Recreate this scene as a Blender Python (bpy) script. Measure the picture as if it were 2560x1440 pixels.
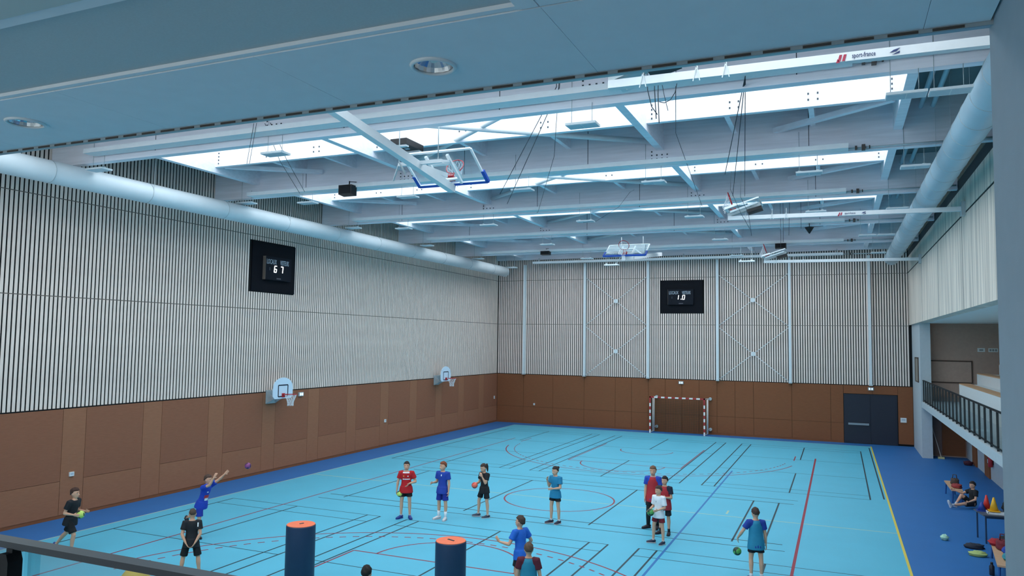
import bpy, bmesh, math, random
from mathutils import Vector, Matrix
from mathutils.bvhtree import BVHTree
random.seed(7)
S = bpy.context.scene
COL = S.collection
for o in list(bpy.data.objects):
    bpy.data.objects.remove(o)
pi = math.pi

# ------------------------------------------------------------------ camera
cam_d = bpy.data.cameras.new('camera')
cam_d.sensor_width = 36.0
cam_d.lens = 1891.06 * 36.0 / 2560.0
cam_d.clip_start = 0.05
cam_d.clip_end = 200
cam = bpy.data.objects.new('camera', cam_d)
COL.objects.link(cam)
yaw, pitch, roll = 0.407885, 0.069498, 0.014239
fw = Vector((-math.sin(yaw) * math.cos(pitch), math.cos(yaw) * math.cos(pitch), math.sin(pitch)))
rt = Vector((math.cos(yaw), math.sin(yaw), 0))
up = rt.cross(fw)
r2 = rt * math.cos(roll) + up * math.sin(roll)
u2 = up * math.cos(roll) - rt * math.sin(roll)
CAM = Vector((20.2203, -44.5688, 5.176))
cam.matrix_world = Matrix(((r2.x, u2.x, -fw.x, CAM.x), (r2.y, u2.y, -fw.y, CAM.y), (r2.z, u2.z, -fw.z, CAM.z), (0, 0, 0, 1)))
S.camera = cam

# ------------------------------------------------------------------ sky, exposure
W = bpy.data.worlds.new('overcast_sky')
S.world = W
W.use_nodes = True
bg = W.node_tree.nodes['Background']
bg.inputs[0].default_value = (0.86, 0.95, 1.0, 1)
bg.inputs[1].default_value = 4.6
S.view_settings.view_transform = 'Standard'
S.view_settings.look = 'None'
S.view_settings.gamma = 1
S.view_settings.use_curve_mapping = False
S.view_settings.exposure = -0.2
S.cycles.max_bounces = 12
S.cycles.diffuse_bounces = 9
S.cycles.glossy_bounces = 3
S.cycles.transmission_bounces = 4
S.cycles.transparent_max_bounces = 12
S.cycles.caustics_reflective = False
S.cycles.caustics_refractive = False
S.cycles.sample_clamp_indirect = 6
S.cycles.use_denoising = True

BEAM_Y = [-42.7, -36.6, -30.5, -24.45, -18.4, -12.27, -6.14, -0.42]
# sky portals: one per roof bay, in the plane of the skylight openings
for k in range(1, 7):
    y0 = BEAM_Y[k]
    a = bpy.data.lights.new('sky_portal', 'AREA')
    a.shape = 'RECTANGLE'
    a.size = 19.5
    a.size_y = 3.8
    a.cycles.is_portal = True
    p = bpy.data.objects.new('sky_portal', a)
    p.location = (11.75, y0 + 2.1, 11.62)
    COL.objects.link(p)

# portals for two added fill windows: near gallery back and clerestory above it
for loc, rot, sx, sy in (((10.3, -48.72, 5.15), (-pi / 2, 0, 0), 19.4, 2.3), ((11.8, -40.78, 8.95), (-pi / 2, 0, 0), 22.8, 3.9)):
    a = bpy.data.lights.new('sky_portal', 'AREA')
    a.shape = 'RECTANGLE'
    a.size = sx
    a.size_y = sy
    a.cycles.is_portal = True
    p = bpy.data.objects.new('sky_portal', a)
    p.location = loc
    p.rotation_euler = rot
    COL.objects.link(p)

# ------------------------------------------------------------------ helpers
def C(h):
    h = h.lstrip('#')
    v = [int(h[i:i + 2], 16) / 255 for i in (0, 2, 4)]
    return tuple(x / 12.92 if x <= 0.04045 else ((x + 0.055) / 1.055) ** 2.4 for x in v) + (1,)

MATS = {}
def mat(name, col, rough=0.6, metal=0.0, var=0.06, scale=8.0, bump=0.0, bscale=60.0, stretch=(1, 1, 1), spec=0.5, emit=None, est=0):
    if name in MATS:
        return MATS[name]
    m = bpy.data.materials.new(name)
    m.use_nodes = True
    nt = m.node_tree
    b = nt.nodes['Principled BSDF']
    c = C(col) if isinstance(col, str) else col
    b.inputs['Base Color'].default_value = c
    b.inputs['Roughness'].default_value = rough
    b.inputs['Metallic'].default_value = metal
    b.inputs['Specular IOR Level'].default_value = spec
    if emit:
        b.inputs['Emission Color'].default_value = C(emit)
        b.inputs['Emission Strength'].default_value = est
    if var > 0 or bump > 0:
        tc = nt.nodes.new('ShaderNodeTexCoord')
        mp = nt.nodes.new('ShaderNodeMapping')
        mp.inputs['Scale'].default_value = stretch
        nt.links.new(tc.outputs['Object'], mp.inputs[0])
    if var > 0:
        n = nt.nodes.new('ShaderNodeTexNoise')
        n.inputs['Scale'].default_value = scale
        n.inputs['Detail'].default_value = 5
        nt.links.new(mp.outputs[0], n.inputs['Vector'])
        r = nt.nodes.new('ShaderNodeMapRange')
        r.inputs[1].default_value = 0.3
        r.inputs[2].default_value = 0.7
        r.inputs[3].default_value = 1 - var
        r.inputs[4].default_value = 1 + var
        nt.links.new(n.outputs['Fac'], r.inputs[0])
        mx = nt.nodes.new('ShaderNodeVectorMath')
        mx.operation = 'SCALE'
        mx.inputs[0].default_value = c[:3]
        nt.links.new(r.outputs[0], mx.inputs['Scale'])
        nt.links.new(mx.outputs[0], b.inputs['Base Color'])
    if bump > 0:
        n2 = nt.nodes.new('ShaderNodeTexNoise')
        n2.inputs['Scale'].default_value = bscale
        n2.inputs['Detail'].default_value = 4
        nt.links.new(mp.outputs[0], n2.inputs['Vector'])
        bp = nt.nodes.new('ShaderNodeBump')
        bp.inputs['Strength'].default_value = bump
        bp.inputs['Distance'].default_value = 0.01
        nt.links.new(n2.outputs['Fac'], bp.inputs['Height'])
        nt.links.new(bp.outputs[0], b.inputs['Normal'])
    MATS[name] = m
    return m

def glass(name, tint=(0.9, 0.96, 0.97, 1), refl=0.08):
    if name in MATS:
        return MATS[name]
    m = bpy.data.materials.new(name)
    m.use_nodes = True
    nt = m.node_tree
    nt.nodes.clear()
    out = nt.nodes.new('ShaderNodeOutputMaterial')
    t = nt.nodes.new('ShaderNodeBsdfTransparent')
    t.inputs[0].default_value = tint
    g = nt.nodes.new('ShaderNodeBsdfGlossy')
    g.inputs['Roughness'].default_value = 0.03
    lw = nt.nodes.new('ShaderNodeLayerWeight')
    lw.inputs[0].default_value = 0.25
    mr = nt.nodes.new('ShaderNodeMath')
    mr.operation = 'MULTIPLY'
    mr.inputs[1].default_value = refl * 4
    nt.links.new(lw.outputs['Fresnel'], mr.inputs[0])
    mx = nt.nodes.new('ShaderNodeMixShader')
    nt.links.new(mr.outputs[0], mx.inputs[0])
    nt.links.new(t.outputs[0], mx.inputs[1])
    nt.links.new(g.outputs[0], mx.inputs[2])
    nt.links.new(mx.outputs[0], out.inputs[0])
    MATS[name] = m
    return m

def tag(o, label=None, cat=None, group=None, kind=None):
    if label: o['label'] = label
    if cat: o['category'] = cat
    if group: o['group'] = group
    if kind: o['kind'] = kind
    return o

def link(name, me, m=None, parent=None, loc=None):
    o = bpy.data.objects.new(name, me)
    COL.objects.link(o)
    if m is not None and me is not None and len(me.materials) == 0:
        me.materials.append(m)
    if parent is not None:
        o.parent = parent
    if loc is not None:
        o.location = loc
    return o

def thing(name, label, cat, loc=(0, 0, 0), rz=0.0, group=None):
    o = bpy.data.objects.new(name, None)
    o.empty_display_size = 0.1
    COL.objects.link(o)
    o.location = loc
    o.rotation_euler = (0, 0, rz)
    return tag(o, label, cat, group)

def copy_tree(o, parent=None):
    c = o.copy()
    COL.objects.link(c)
    if parent is not None:
        c.parent = parent
    for ch in o.children:
        copy_tree(ch, c)
    return c

class MB:
    def __init__(s):
        s.v = []; s.f = []; s.mi = []; s.sm = []
    def add(s, vs, fs, mi=0, sm=False):
        b = len(s.v)
        s.v.extend([tuple(x) for x in vs])
        for f in fs:
            s.f.append([b + i for i in f]); s.mi.append(mi); s.sm.append(sm)
        return s
    def box(s, a, b, mi=0):
        x0, y0, z0 = a; x1, y1, z1 = b
        v = [(x0, y0, z0), (x1, y0, z0), (x1, y1, z0), (x0, y1, z0), (x0, y0, z1), (x1, y0, z1), (x1, y1, z1), (x0, y1, z1)]
        return s.add(v, [(0, 3, 2, 1), (4, 5, 6, 7), (0, 1, 5, 4), (1, 2, 6, 5), (2, 3, 7, 6), (3, 0, 4, 7)], mi)
    def bar(s, p, q, w, h, upv=(0, 0, 1), mi=0):
        p = Vector(p); q = Vector(q); t = (q - p).normalized()
        u = Vector(upv); u = u - t * u.dot(t)
        if u.length < 1e-4:
            u = Vector((1, 0, 0)); u = u - t * u.dot(t)
        u.normalize(); r = t.cross(u)
        v = []
        for c in (p, q):
            for i, j in ((-1, -1), (1, -1), (1, 1), (-1, 1)):
                v.append(c + r * (i * w / 2) + u * (j * h / 2))
        return s.add(v, [(3, 2, 1, 0), (4, 5, 6, 7), (0, 1, 5, 4), (1, 2, 6, 5), (2, 3, 7, 6), (3, 0, 4, 7)], mi)
    def loft(s, pts, rads, xa=(1, 0, 0), n=12, mi=0, sm=True, tang=None):
        pts = [Vector(p) for p in pts]; xa = Vector(xa); base = len(s.v); v = []
        for i, p in enumerate(pts):
            t = tang if tang is not None else (pts[min(i + 1, len(pts) - 1)] - pts[max(i - 1, 0)]).normalized()
            a = xa - t * xa.dot(t)
            if a.length < 1e-3:
                a = Vector((0, 1, 0)) - t * t.y
            a.normalize(); b = t.cross(a)
            ra = rads[i]
            if not isinstance(ra, (tuple, list)): ra = (ra, ra)
            for k in range(n):
                an = 2 * pi * k / n
                v.append(p + a * (ra[0] * math.cos(an)) + b * (ra[1] * math.sin(an)))
        f = []
        for i in range(len(pts) - 1):
            for k in range(n):
                k2 = (k + 1) % n
                f.append((i * n + k, i * n + k2, (i + 1) * n + k2, (i + 1) * n + k))
        s.add(v, f, mi, sm)
        m = (len(pts) - 1) * n
        s.f.append([base + k for k in range(n - 1, -1, -1)]); s.mi.append(mi); s.sm.append(False)
        s.f.append([base + m + k for k in range(n)]); s.mi.append(mi); s.sm.append(False)
        return s
    def tube(s, pts, r, n=8, mi=0):
        return s.loft(pts, [r] * len(pts), (0.31, 0.77, 0.55), n, mi)
    def ball(s, c, r, n=12, m=8, mi=0):
        c = Vector(c)
        if not isinstance(r, (tuple, list)): r = (r, r, r)
        v = [c + Vector((0, 0, -r[2]))]
        for j in range(1, m):
            ph = -pi / 2 + pi * j / m
            for k in range(n):
                a = 2 * pi * k / n
                v.append(c + Vector((r[0] * math.cos(ph) * math.cos(a), r[1] * math.cos(ph) * math.sin(a), r[2] * math.sin(ph))))
        v.append(c + Vector((0, 0, r[2])))
        f = [(0, 1 + (k + 1) % n, 1 + k) for k in range(n)]
        for j in range(m - 2):
            for k in range(n):
                a = 1 + j * n + k; b = 1 + j * n + (k + 1) % n
                f.append((a, b, b + n, a + n))
        t = len(v) - 1
        f += [(t, 1 + (m - 2) * n + k, 1 + (m - 2) * n + (k + 1) % n) for k in range(n)]
        return s.add(v, f, mi, True)
    def torus(s, c, R, r, ax=(1, 0, 0), ay=(0, 1, 0), n=24, m=6, mi=0):
        c = Vector(c); ax = Vector(ax).normalized(); ay = Vector(ay).normalized(); az = ax.cross(ay)
        v = []; f = []
        for i in range(n):
            a = 2 * pi * i / n; d = ax * math.cos(a) + ay * math.sin(a)
            for j in range(m):
                b = 2 * pi * j / m
                v.append(c + d * (R + r * math.cos(b)) + az * (r * math.sin(b)))
        for i in range(n):
            for j in range(m):
                f.append((i * m + j, ((i + 1) % n) * m + j, ((i + 1) % n) * m + (j + 1) % m, i * m + (j + 1) % m))
        return s.add(v, f, mi, True)
    def prism(s, poly, d, mi=0):
        # poly: list of 3-D points (planar), d: extrusion vector
        d = Vector(d); n = len(poly); p = [Vector(x) for x in poly]
        v = p + [x + d for x in p]
        f = [tuple(range(n - 1, -1, -1)), tuple(range(n, 2 * n))] + [(i, (i + 1) % n, n + (i + 1) % n, n + i) for i in range(n)]
        return s.add(v, f, mi)
    def mesh(s, name, mats, fix=False):
        me = bpy.data.meshes.new(name)
        me.from_pydata(s.v, [], s.f)
        if not isinstance(mats, (list, tuple)): mats = [mats]
        for m in mats: me.materials.append(m)
        me.polygons.foreach_set('material_index', s.mi)
        me.polygons.foreach_set('use_smooth', s.sm)
        if fix:
            bm = bmesh.new(); bm.from_mesh(me); bmesh.ops.recalc_face_normals(bm, faces=bm.faces[:]); bm.to_mesh(me); bm.free()
        me.update()
        return me
    def build(s, name, mats, parent=None, loc=None, fix=True):
        return link(name, s.mesh(name, mats, fix), None, parent, loc)

def struct(name, mb, mats, parent=None):
    o = mb.build(name, mats, parent)
    if parent is None: o['kind'] = 'structure'
    return o

def text(body, size, m, parent, origin, xdir, ydir, depth=0.004, align='LEFT', name='lettering', bold=0.0, squeeze=1.0):
    cu = bpy.data.curves.new('lettering', 'FONT')
    cu.body = body; cu.size = size; cu.extrude = depth; cu.align_x = align; cu.offset = bold; cu.resolution_u = 2
    t = bpy.data.objects.new('t', cu); COL.objects.link(t)
    bpy.context.view_layer.update()
    me = bpy.data.meshes.new_from_object(t.evaluated_get(bpy.context.evaluated_depsgraph_get()))
    bpy.data.objects.remove(t)
    x = Vector(xdir).normalized(); y = Vector(ydir).normalized(); z = x.cross(y); o = Vector(origin)
    for v in me.vertices:
        c = v.co.copy(); v.co = o + x * (c.x * squeeze) + y * c.y + z * c.z
    me.materials.clear(); me.materials.append(m)
    return link(name, me, None, parent)

# ------------------------------------------------------------------ materials
M_slat = mat('pale_larch', '#efdcd0', 0.7, var=0.09, scale=3, stretch=(6, 6, 0.6))
M_felt = mat('black_felt', '#0b0b0c', 0.95, var=0)
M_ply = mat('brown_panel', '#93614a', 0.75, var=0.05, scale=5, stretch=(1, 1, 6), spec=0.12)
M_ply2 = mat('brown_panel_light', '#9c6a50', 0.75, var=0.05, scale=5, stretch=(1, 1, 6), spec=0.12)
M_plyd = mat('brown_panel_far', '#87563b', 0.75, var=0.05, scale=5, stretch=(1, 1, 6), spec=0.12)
M_blue = mat('blue_floor', '#2f6caa', 0.5, var=0.03, scale=1.2, spec=0.25)
M_cyan = mat('cyan_floor', '#56b2cc', 0.45, var=0.03, scale=0.8, spec=0.35)
M_beam = mat('white_stained_glulam', '#f0eff5', 0.75, var=0.06, scale=2.5, stretch=(0.35, 3, 6))
M_deck = mat('roof_deck', '#74878e', 0.8, var=0.03)
M_white = mat('white_paint', '#e6e9ea', 0.5, var=0.02)
M_steel = mat('white_steel', '#d9e0e2', 0.4, var=0.02)
M_galv = mat('galvanised', '#b9c3c6', 0.4, metal=0.3, var=0.08, scale=5)
M_duct = mat('duct_fabric', '#dce6ea', 0.45, var=0.04, scale=1.5)
M_conc = mat('board_marked_concrete', '#e4d5c6', 0.85, var=0.30, scale=2.6, stretch=(2, 2.6, 0.10), bump=0.5, bscale=9)
M_plaster = mat('white_plaster', '#d3d6d6', 0.8, var=0.02)
M_dark = mat('dark_steel', '#0d1014', 0.5, var=0.04, spec=0.2)
M_navy = mat('navy_paint', '#141b2c', 0.5, var=0.04)
M_black = mat('black_plastic', '#0c0d10', 0.5, var=0.03)
M_rope = mat('dark_rope', '#3a444d', 0.9, var=0)
M_red = mat('signal_red', '#b3202a', 0.45, var=0.03)
M_bluepad = mat('blue_padding', '#1f4fb0', 0.6, var=0.03)
M_orange = mat('orange_foam', '#f0764f', 0.7, var=0.04)
M_foamnavy = mat('navy_vinyl', '#17304f', 0.55, var=0.04)
M_net = mat('white_cord', '#e8ebee', 0.8, var=0)
M_lit = mat('lit_digit', '#ffffff', 0.5, var=0, emit='#ffffff', est=2.2)
M_print = mat('grey_print', '#b4c2ce', 0.6, var=0)
M_glass = glass('clear_glass')
M_board = glass('acrylic_board', (0.90, 0.955, 0.97, 1), 0.03)
M_sky = glass('skylight_glazing', (0.97, 0.985, 1, 1), 0.02)
# ================================================================== STRUCTURE
# ---- floor
fl = MB().box((-0.6, -48.6, -0.25), (28.6, 1.2, 0.0))
floor = struct('floor', fl, M_blue)
MB().box((1.72, -41.2, 0.0), (21.68, -1.1, 0.004)).build('court_surface', M_cyan, floor)
LN = {'k': mat('line_black', '#12343f', 0.5, var=0), 'r': mat('line_red', '#8f2436', 0.5, var=0), 'b': mat('line_blue', '#1c6aa8', 0.5, var=0),
      'y': mat('line_yellow', '#d8c04a', 0.5, var=0), 'o': mat('line_sand', '#a9bfa6', 0.5, var=0), 'g': mat('line_beige', '#9fb4ac', 0.5, var=0)}
ZL = {'k': 0.0052, 'r': 0.0060, 'b': 0.0056, 'y': 0.0064, 'o': 0.0048, 'g': 0.0048}
def line(c, x0, y0, x1, y1, w=0.05):
    m = MB()
    if abs(x1 - x0) < abs(y1 - y0):
        m.box((x0 - w / 2, min(y0, y1), 0.003), (x0 + w / 2, max(y0, y1), ZL[c]))
    else:
        m.box((min(x0, x1), y0 - w / 2, 0.003), (max(x0, x1), y0 + w / 2, ZL[c]))
    m.build('court_line', LN[c], floor, fix=False)
def arc(c, cx, cy, r, a0, a1, n=40, w=0.05, dash=None):
    m = MB()
    for i in range(n):
        if dash and i % 2: continue
        t0 = math.radians(a0 + (a1 - a0) * i / n); t1 = math.radians(a0 + (a1 - a0) * (i + 1) / n)
        p = [(cx + (r - w / 2) * math.cos(t0), cy + (r - w / 2) * math.sin(t0), 0.003), (cx + (r + w / 2) * math.cos(t0), cy + (r + w / 2) * math.sin(t0), 0.003),
             (cx + (r + w / 2) * math.cos(t1), cy + (r + w / 2) * math.sin(t1), 0.003), (cx + (r - w / 2) * math.cos(t1), cy + (r - w / 2) * math.sin(t1), 0.003)]
        m.prism(p, (0, 0, ZL[c] - 0.003))
    o = m.build('court_arc' if not dash else 'dashed_arc', LN[c], floor)
    if dash: o['kind'] = 'stuff'
CX, CY = 11.7, -20.7
line('y', 21.66, -1.1, 21.66, -41.0, 0.06)
line('g', 1.75, -1.1, 1.75, -41.0, 0.06)
line('g', 1.75, -1.12, 21.66, -1.12, 0.05)
line('o', 1.75, CY, 21.66, CY)
for s in (1, -1):
    def Y(d): return CY + s * d
    # badminton courts
    for xs in ((2.3, 4.85, 7.42, 7.86), (8.75, 11.7, 14.22, 14.72), (15.53, 18.55, 21.12)):
        for i, x in enumerate(xs):
            if i == 1:
                line('k', x, Y(17.4), x, Y(13.0)); line('k', x, Y(9.1), x, Y(4.7))
            else:
                line('k', x, Y(17.4), x, Y(4.7))
        x0, x1 = xs[0], xs[-1]
        for d in (17.4, 16.7, 13.0, 9.1, 5.4, 4.7):
            line('k', x0, Y(d), x1, Y(d), 0.032)
    line('k', 9.15, Y(17.4), 9.15, Y(4.7)); line('k', 15.98, Y(17.4), 15.98, Y(4.7)); line('k', 21.55, Y(19), 21.55, Y(5.0))
    # basketball
    line('r', 9.25, Y(14), 9.25, Y(8)); line('r', 14.15, Y(14), 14.15, Y(8)); line('r', 9.25, Y(8), 14.15, Y(8))
    by = Y(12.42); sg = -90 if s > 0 else 90
    arc('r', CX, by, 6.75, sg - 78, sg + 78, 60)
    arc('r', CX, by, 6.35, sg - 84, sg + 84, 110, dash=True)
    arc('r', CX, by, 1.25, sg - 90, sg + 90, 20)
    arc('r', CX, Y(8), 1.8, sg - 90, sg + 90, 26)
    line('r', 5.1, Y(14), 5.1, Y(12.6)); line('r', 18.3, Y(14), 18.3, Y(12.6))
    # cross court volleyball lines
    for x in (5.3, 9.68, 13.64, 17.56, 18.35):
        line('k', x, Y(2.75), x, Y(-2.95)) if s > 0 else None
    line('k', 4.6, Y(2.7), 18.8, Y(2.7), 0.05); line('k', 4.6, Y(3.35), 18.9, Y(3.35), 0.04)
line('r', 4.3, -7.0, 4.3, -34.5, 0.05); line('r', 19.17, -7.0, 19.17, -34.5, 0.07)
line('b', 16.15, -12.2, 16.15, -30.0, 0.06)
arc('r', CX, CY, 1.8, 0, 360, 48)
line('o', 17.0, -19.9, 17.0, -20.4, 0.06)

# ---- slatted walls
def slat_mesh(h, vert=True, axis='y'):
    # a board 92 mm wide with three fine grooves, front face towards +x (axis y) or -y (axis x)
    w, d, g = 0.081, 0.012, 0.002
    pr = [(-w / 2, 0), (-w / 2, d)]
    for c in (-0.02, 0.0, 0.02):
        pr += [(c - 0.0035, d), (c, d - g), (c + 0.0035, d)]
    pr += [(w / 2, d), (w / 2, 0)]
    if axis == 'y': poly = [(dd, ww, 0) for ww, dd in pr]
    else: poly = [(ww, -dd, 0) for ww, dd in pr]
    return MB().prism(poly, (0, 0, h)).mesh('slat', M_slat, True)
TIERS = [(3.095, 6.225), (6.25, 9.0), (9.025, 10.98)]
PITCH = 0.1267
def slat_wall(parent, axis, span, skip):
    cand = []
    n = int((span[1] - span[0]) / PITCH)
    for i in range(n):
        c = span[0] + (i + 0.5) * PITCH
        for t, (z0, z1) in enumerate(TIERS):
            pos = Vector((0, c, (z0 + z1) / 2)) if axis == 'y' else Vector((c, 0, (z0 + z1) / 2))
            vis = 1 if (axis == 'x' or c > -31.8) else 0
            cand.append(((z1 - z0) / (pos - CAM).length * (vis + 1e-3), c, t))
    cand.sort(reverse=True)
    meshes = {}
    rest = MB()
    k = 0
    for sz, c, t in cand:
        z0, z1 = TIERS[t]
        segs = [(z0, z1)]
        for (a, b, za, zb) in skip:
            if a < c < b:
                new = []
                for q0, q1 in segs:
                    if zb <= q0 or za >= q1: new.append((q0, q1)); continue
                    if za > q0: new.append((q0, za))
                    if zb < q1: new.append((zb, q1))
                segs = new
        for q0, q1 in segs:
            if k < 298:
                key = round(q1 - q0, 3)
                if key not in meshes: meshes[key] = slat_mesh(key, axis=axis)
                link('slat', meshes[key], None, parent, (0, c, q0) if axis == 'y' else (c, 0, q0)); k += 1
            elif axis == 'y':
                rest.box((0, c - 0.0405, q0), (0.012, c + 0.0405, q1))
            else:
                rest.box((c - 0.0405, -0.012, q0), (c + 0.0405, 0, q1))
    o = rest.build('slats', M_slat, parent, fix=False)
    o['kind'] = 'stuff'
wall_left = struct('wall_left', MB().box((-0.3, -48.6, 0), (-0.001, 0.3, 11.6)), M_felt)
slat_wall(wall_left, 'y', (-43.0, -0.03), [(-22.55, -20.05, 6.88, 8.84)])
# solid backing board behind slats so the horizontal joints read grey, not black
wall_far = struct('wall_far', MB().box((-0.3, 0.001, 0), (28.6, 0.3, 11.6)), M_felt)
slat_wall(wall_far, 'x', (0.03, 23.62), [(10.54, 13.04, 6.9, 8.86)])
for t, (z0, z1) in ((0, (6.225, 6.25)), (1, (9.0, 9.025))):
    MB().box((0.0, -43, z0), (0.004, -0.02, z1)).build('joint_strip', mat('joint_brown', '#6b5f57', 0.9, var=0), wall_left, fix=False)
    MB().box((0.02, -0.004, z0), (23.62, 0.0, z1)).build('joint_strip', mat('joint_brown', '#6b5f57'), wall_far, fix=False)
# plinth panels, left wall: period 2.70 m, wide 1.98 + narrow 0.72; a lower and an upper row
def panel(parent, a, b, m):
    MB().box(a, b).build('wood_panel', m, parent, fix=False)
G = 0.006
edges = []
y = -29.73
while y < 0: edges.append((y, y + 0.72, 1)); edges.append((y + 0.72, y + 2.70, 0)); y += 2.70
y = -29.73
while y > -43: edges.append((y - 1.98, y, 0)); edges.append((y - 2.70, y - 1.98, 1)); y -= 2.70
for y0, y1, nar in edges:
    y1 = min(y1, -0.03)
    if y1 - y0 < 0.05: continue
    if nar:
        panel(wall_left, (0, y0 + G, 0.1), (0.03, y1 - G, 3.06), M_ply2)
    else:
        panel(wall_left, (0, y0 + G, 0.1), (0.03, y1 - G, 1.035), M_ply2)
        panel(wall_left, (0, y0 + G, 1.045), (0.03, y1 - G, 3.06), M_ply)
xs = [0.04, 1.86, 3.84, 5.87, 7.83, 8.83, 9.84, 10.84, 11.81, 12.79, 13.8, 14.79, 15.79, 17.8, 19.77, 20.40]
for a, b in zip(xs[:-1], xs[1:]):
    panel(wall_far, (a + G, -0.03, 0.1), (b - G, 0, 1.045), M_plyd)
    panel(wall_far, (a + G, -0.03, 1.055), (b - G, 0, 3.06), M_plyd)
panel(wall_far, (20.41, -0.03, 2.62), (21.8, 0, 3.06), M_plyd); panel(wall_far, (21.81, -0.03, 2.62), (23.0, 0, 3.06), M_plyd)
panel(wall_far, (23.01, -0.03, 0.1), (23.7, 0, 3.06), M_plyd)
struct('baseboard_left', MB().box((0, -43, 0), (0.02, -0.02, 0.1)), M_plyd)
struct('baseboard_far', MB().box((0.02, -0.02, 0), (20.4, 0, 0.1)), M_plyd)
struct('trim_1', MB().box((0, -43, 3.065), (0.032, -0.03, 3.09)), M_dark)
struct('trim_2', MB().box((0.032, -0.032, 3.065), (23.7, 0, 3.09)), M_dark)

# ---- door in the far wall
dr = struct('door_1', MB().box((20.42, -0.02, 0), (22.98, 0.0, 2.60)), M_navy)
MB().box((20.46, -0.05, 0.02), (21.69, -0.02, 2.57)).build('door_leaf', M_navy, dr)
MB().box((21.71, -0.05, 0.02), (22.94, -0.02, 2.57)).build('door_leaf', M_navy, dr)
MB().box((20.62, -0.13, 0.98), (21.62, -0.08, 1.08)).box((20.64, -0.08, 1.0), (20.70, -0.05, 1.06)).box((21.54, -0.08, 1.0), (21.60, -0.05, 1.06)).build('push_bar', mat('grey_metal', '#8d98a0', 0.4, 0.4, var=0.02), dr)

# ---- posts and bracing on the far wall
for i, x in enumerate((1.92, 5.92, 9.85, 13.86, 17.75, 21.74)):
    o = MB().box((x - 0.07, -0.24, 3.12), (x + 0.07, -0.05, 10.0)).build('wall_post', M_steel)
    nm = ('first', 'second', 'third', 'fourth', 'fifth', 'sixth')[i]
    tag(o, 'white steel post on the slatted far wall, %s from the left corner' % nm, 'post', 'posts on the far wall')
    MB().box((x - 0.09, -0.26, 3.06), (x + 0.09, -0.03, 3.13)).build('foot_plate', M_galv, o)
for k, (xa, xb, side) in enumerate(((5.99, 9.78, 'left'), (13.93, 17.68, 'right'))):
    for j, (za, zb, lv) in enumerate(((3.15, 6.1, 'lower'), (6.2, 9.1, 'upper'))):
        xm, zm = (xa + xb) / 2, (za + zb) / 2
        br = thing('cross_brace', 'thin rod cross with round hub on far wall, %s %s one' % (lv, side), 'brace', (xm, -0.16, zm), group='rod crosses on the far wall')
        for sx in (-1, 1):
            for sz in (-1, 1):
                MB().tube([(sx * 0.1, 0, sz * 0.08), (sx * (xb - xa) / 2, 0, sz * (zb - za) / 2)], 0.014, 6).build('rod', M_steel, br)
        MB().loft([(0, 0.02, 0), (0, -0.02, 0)], [0.13, 0.13], n=12).build('hub_plate', M_steel, br)

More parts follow.
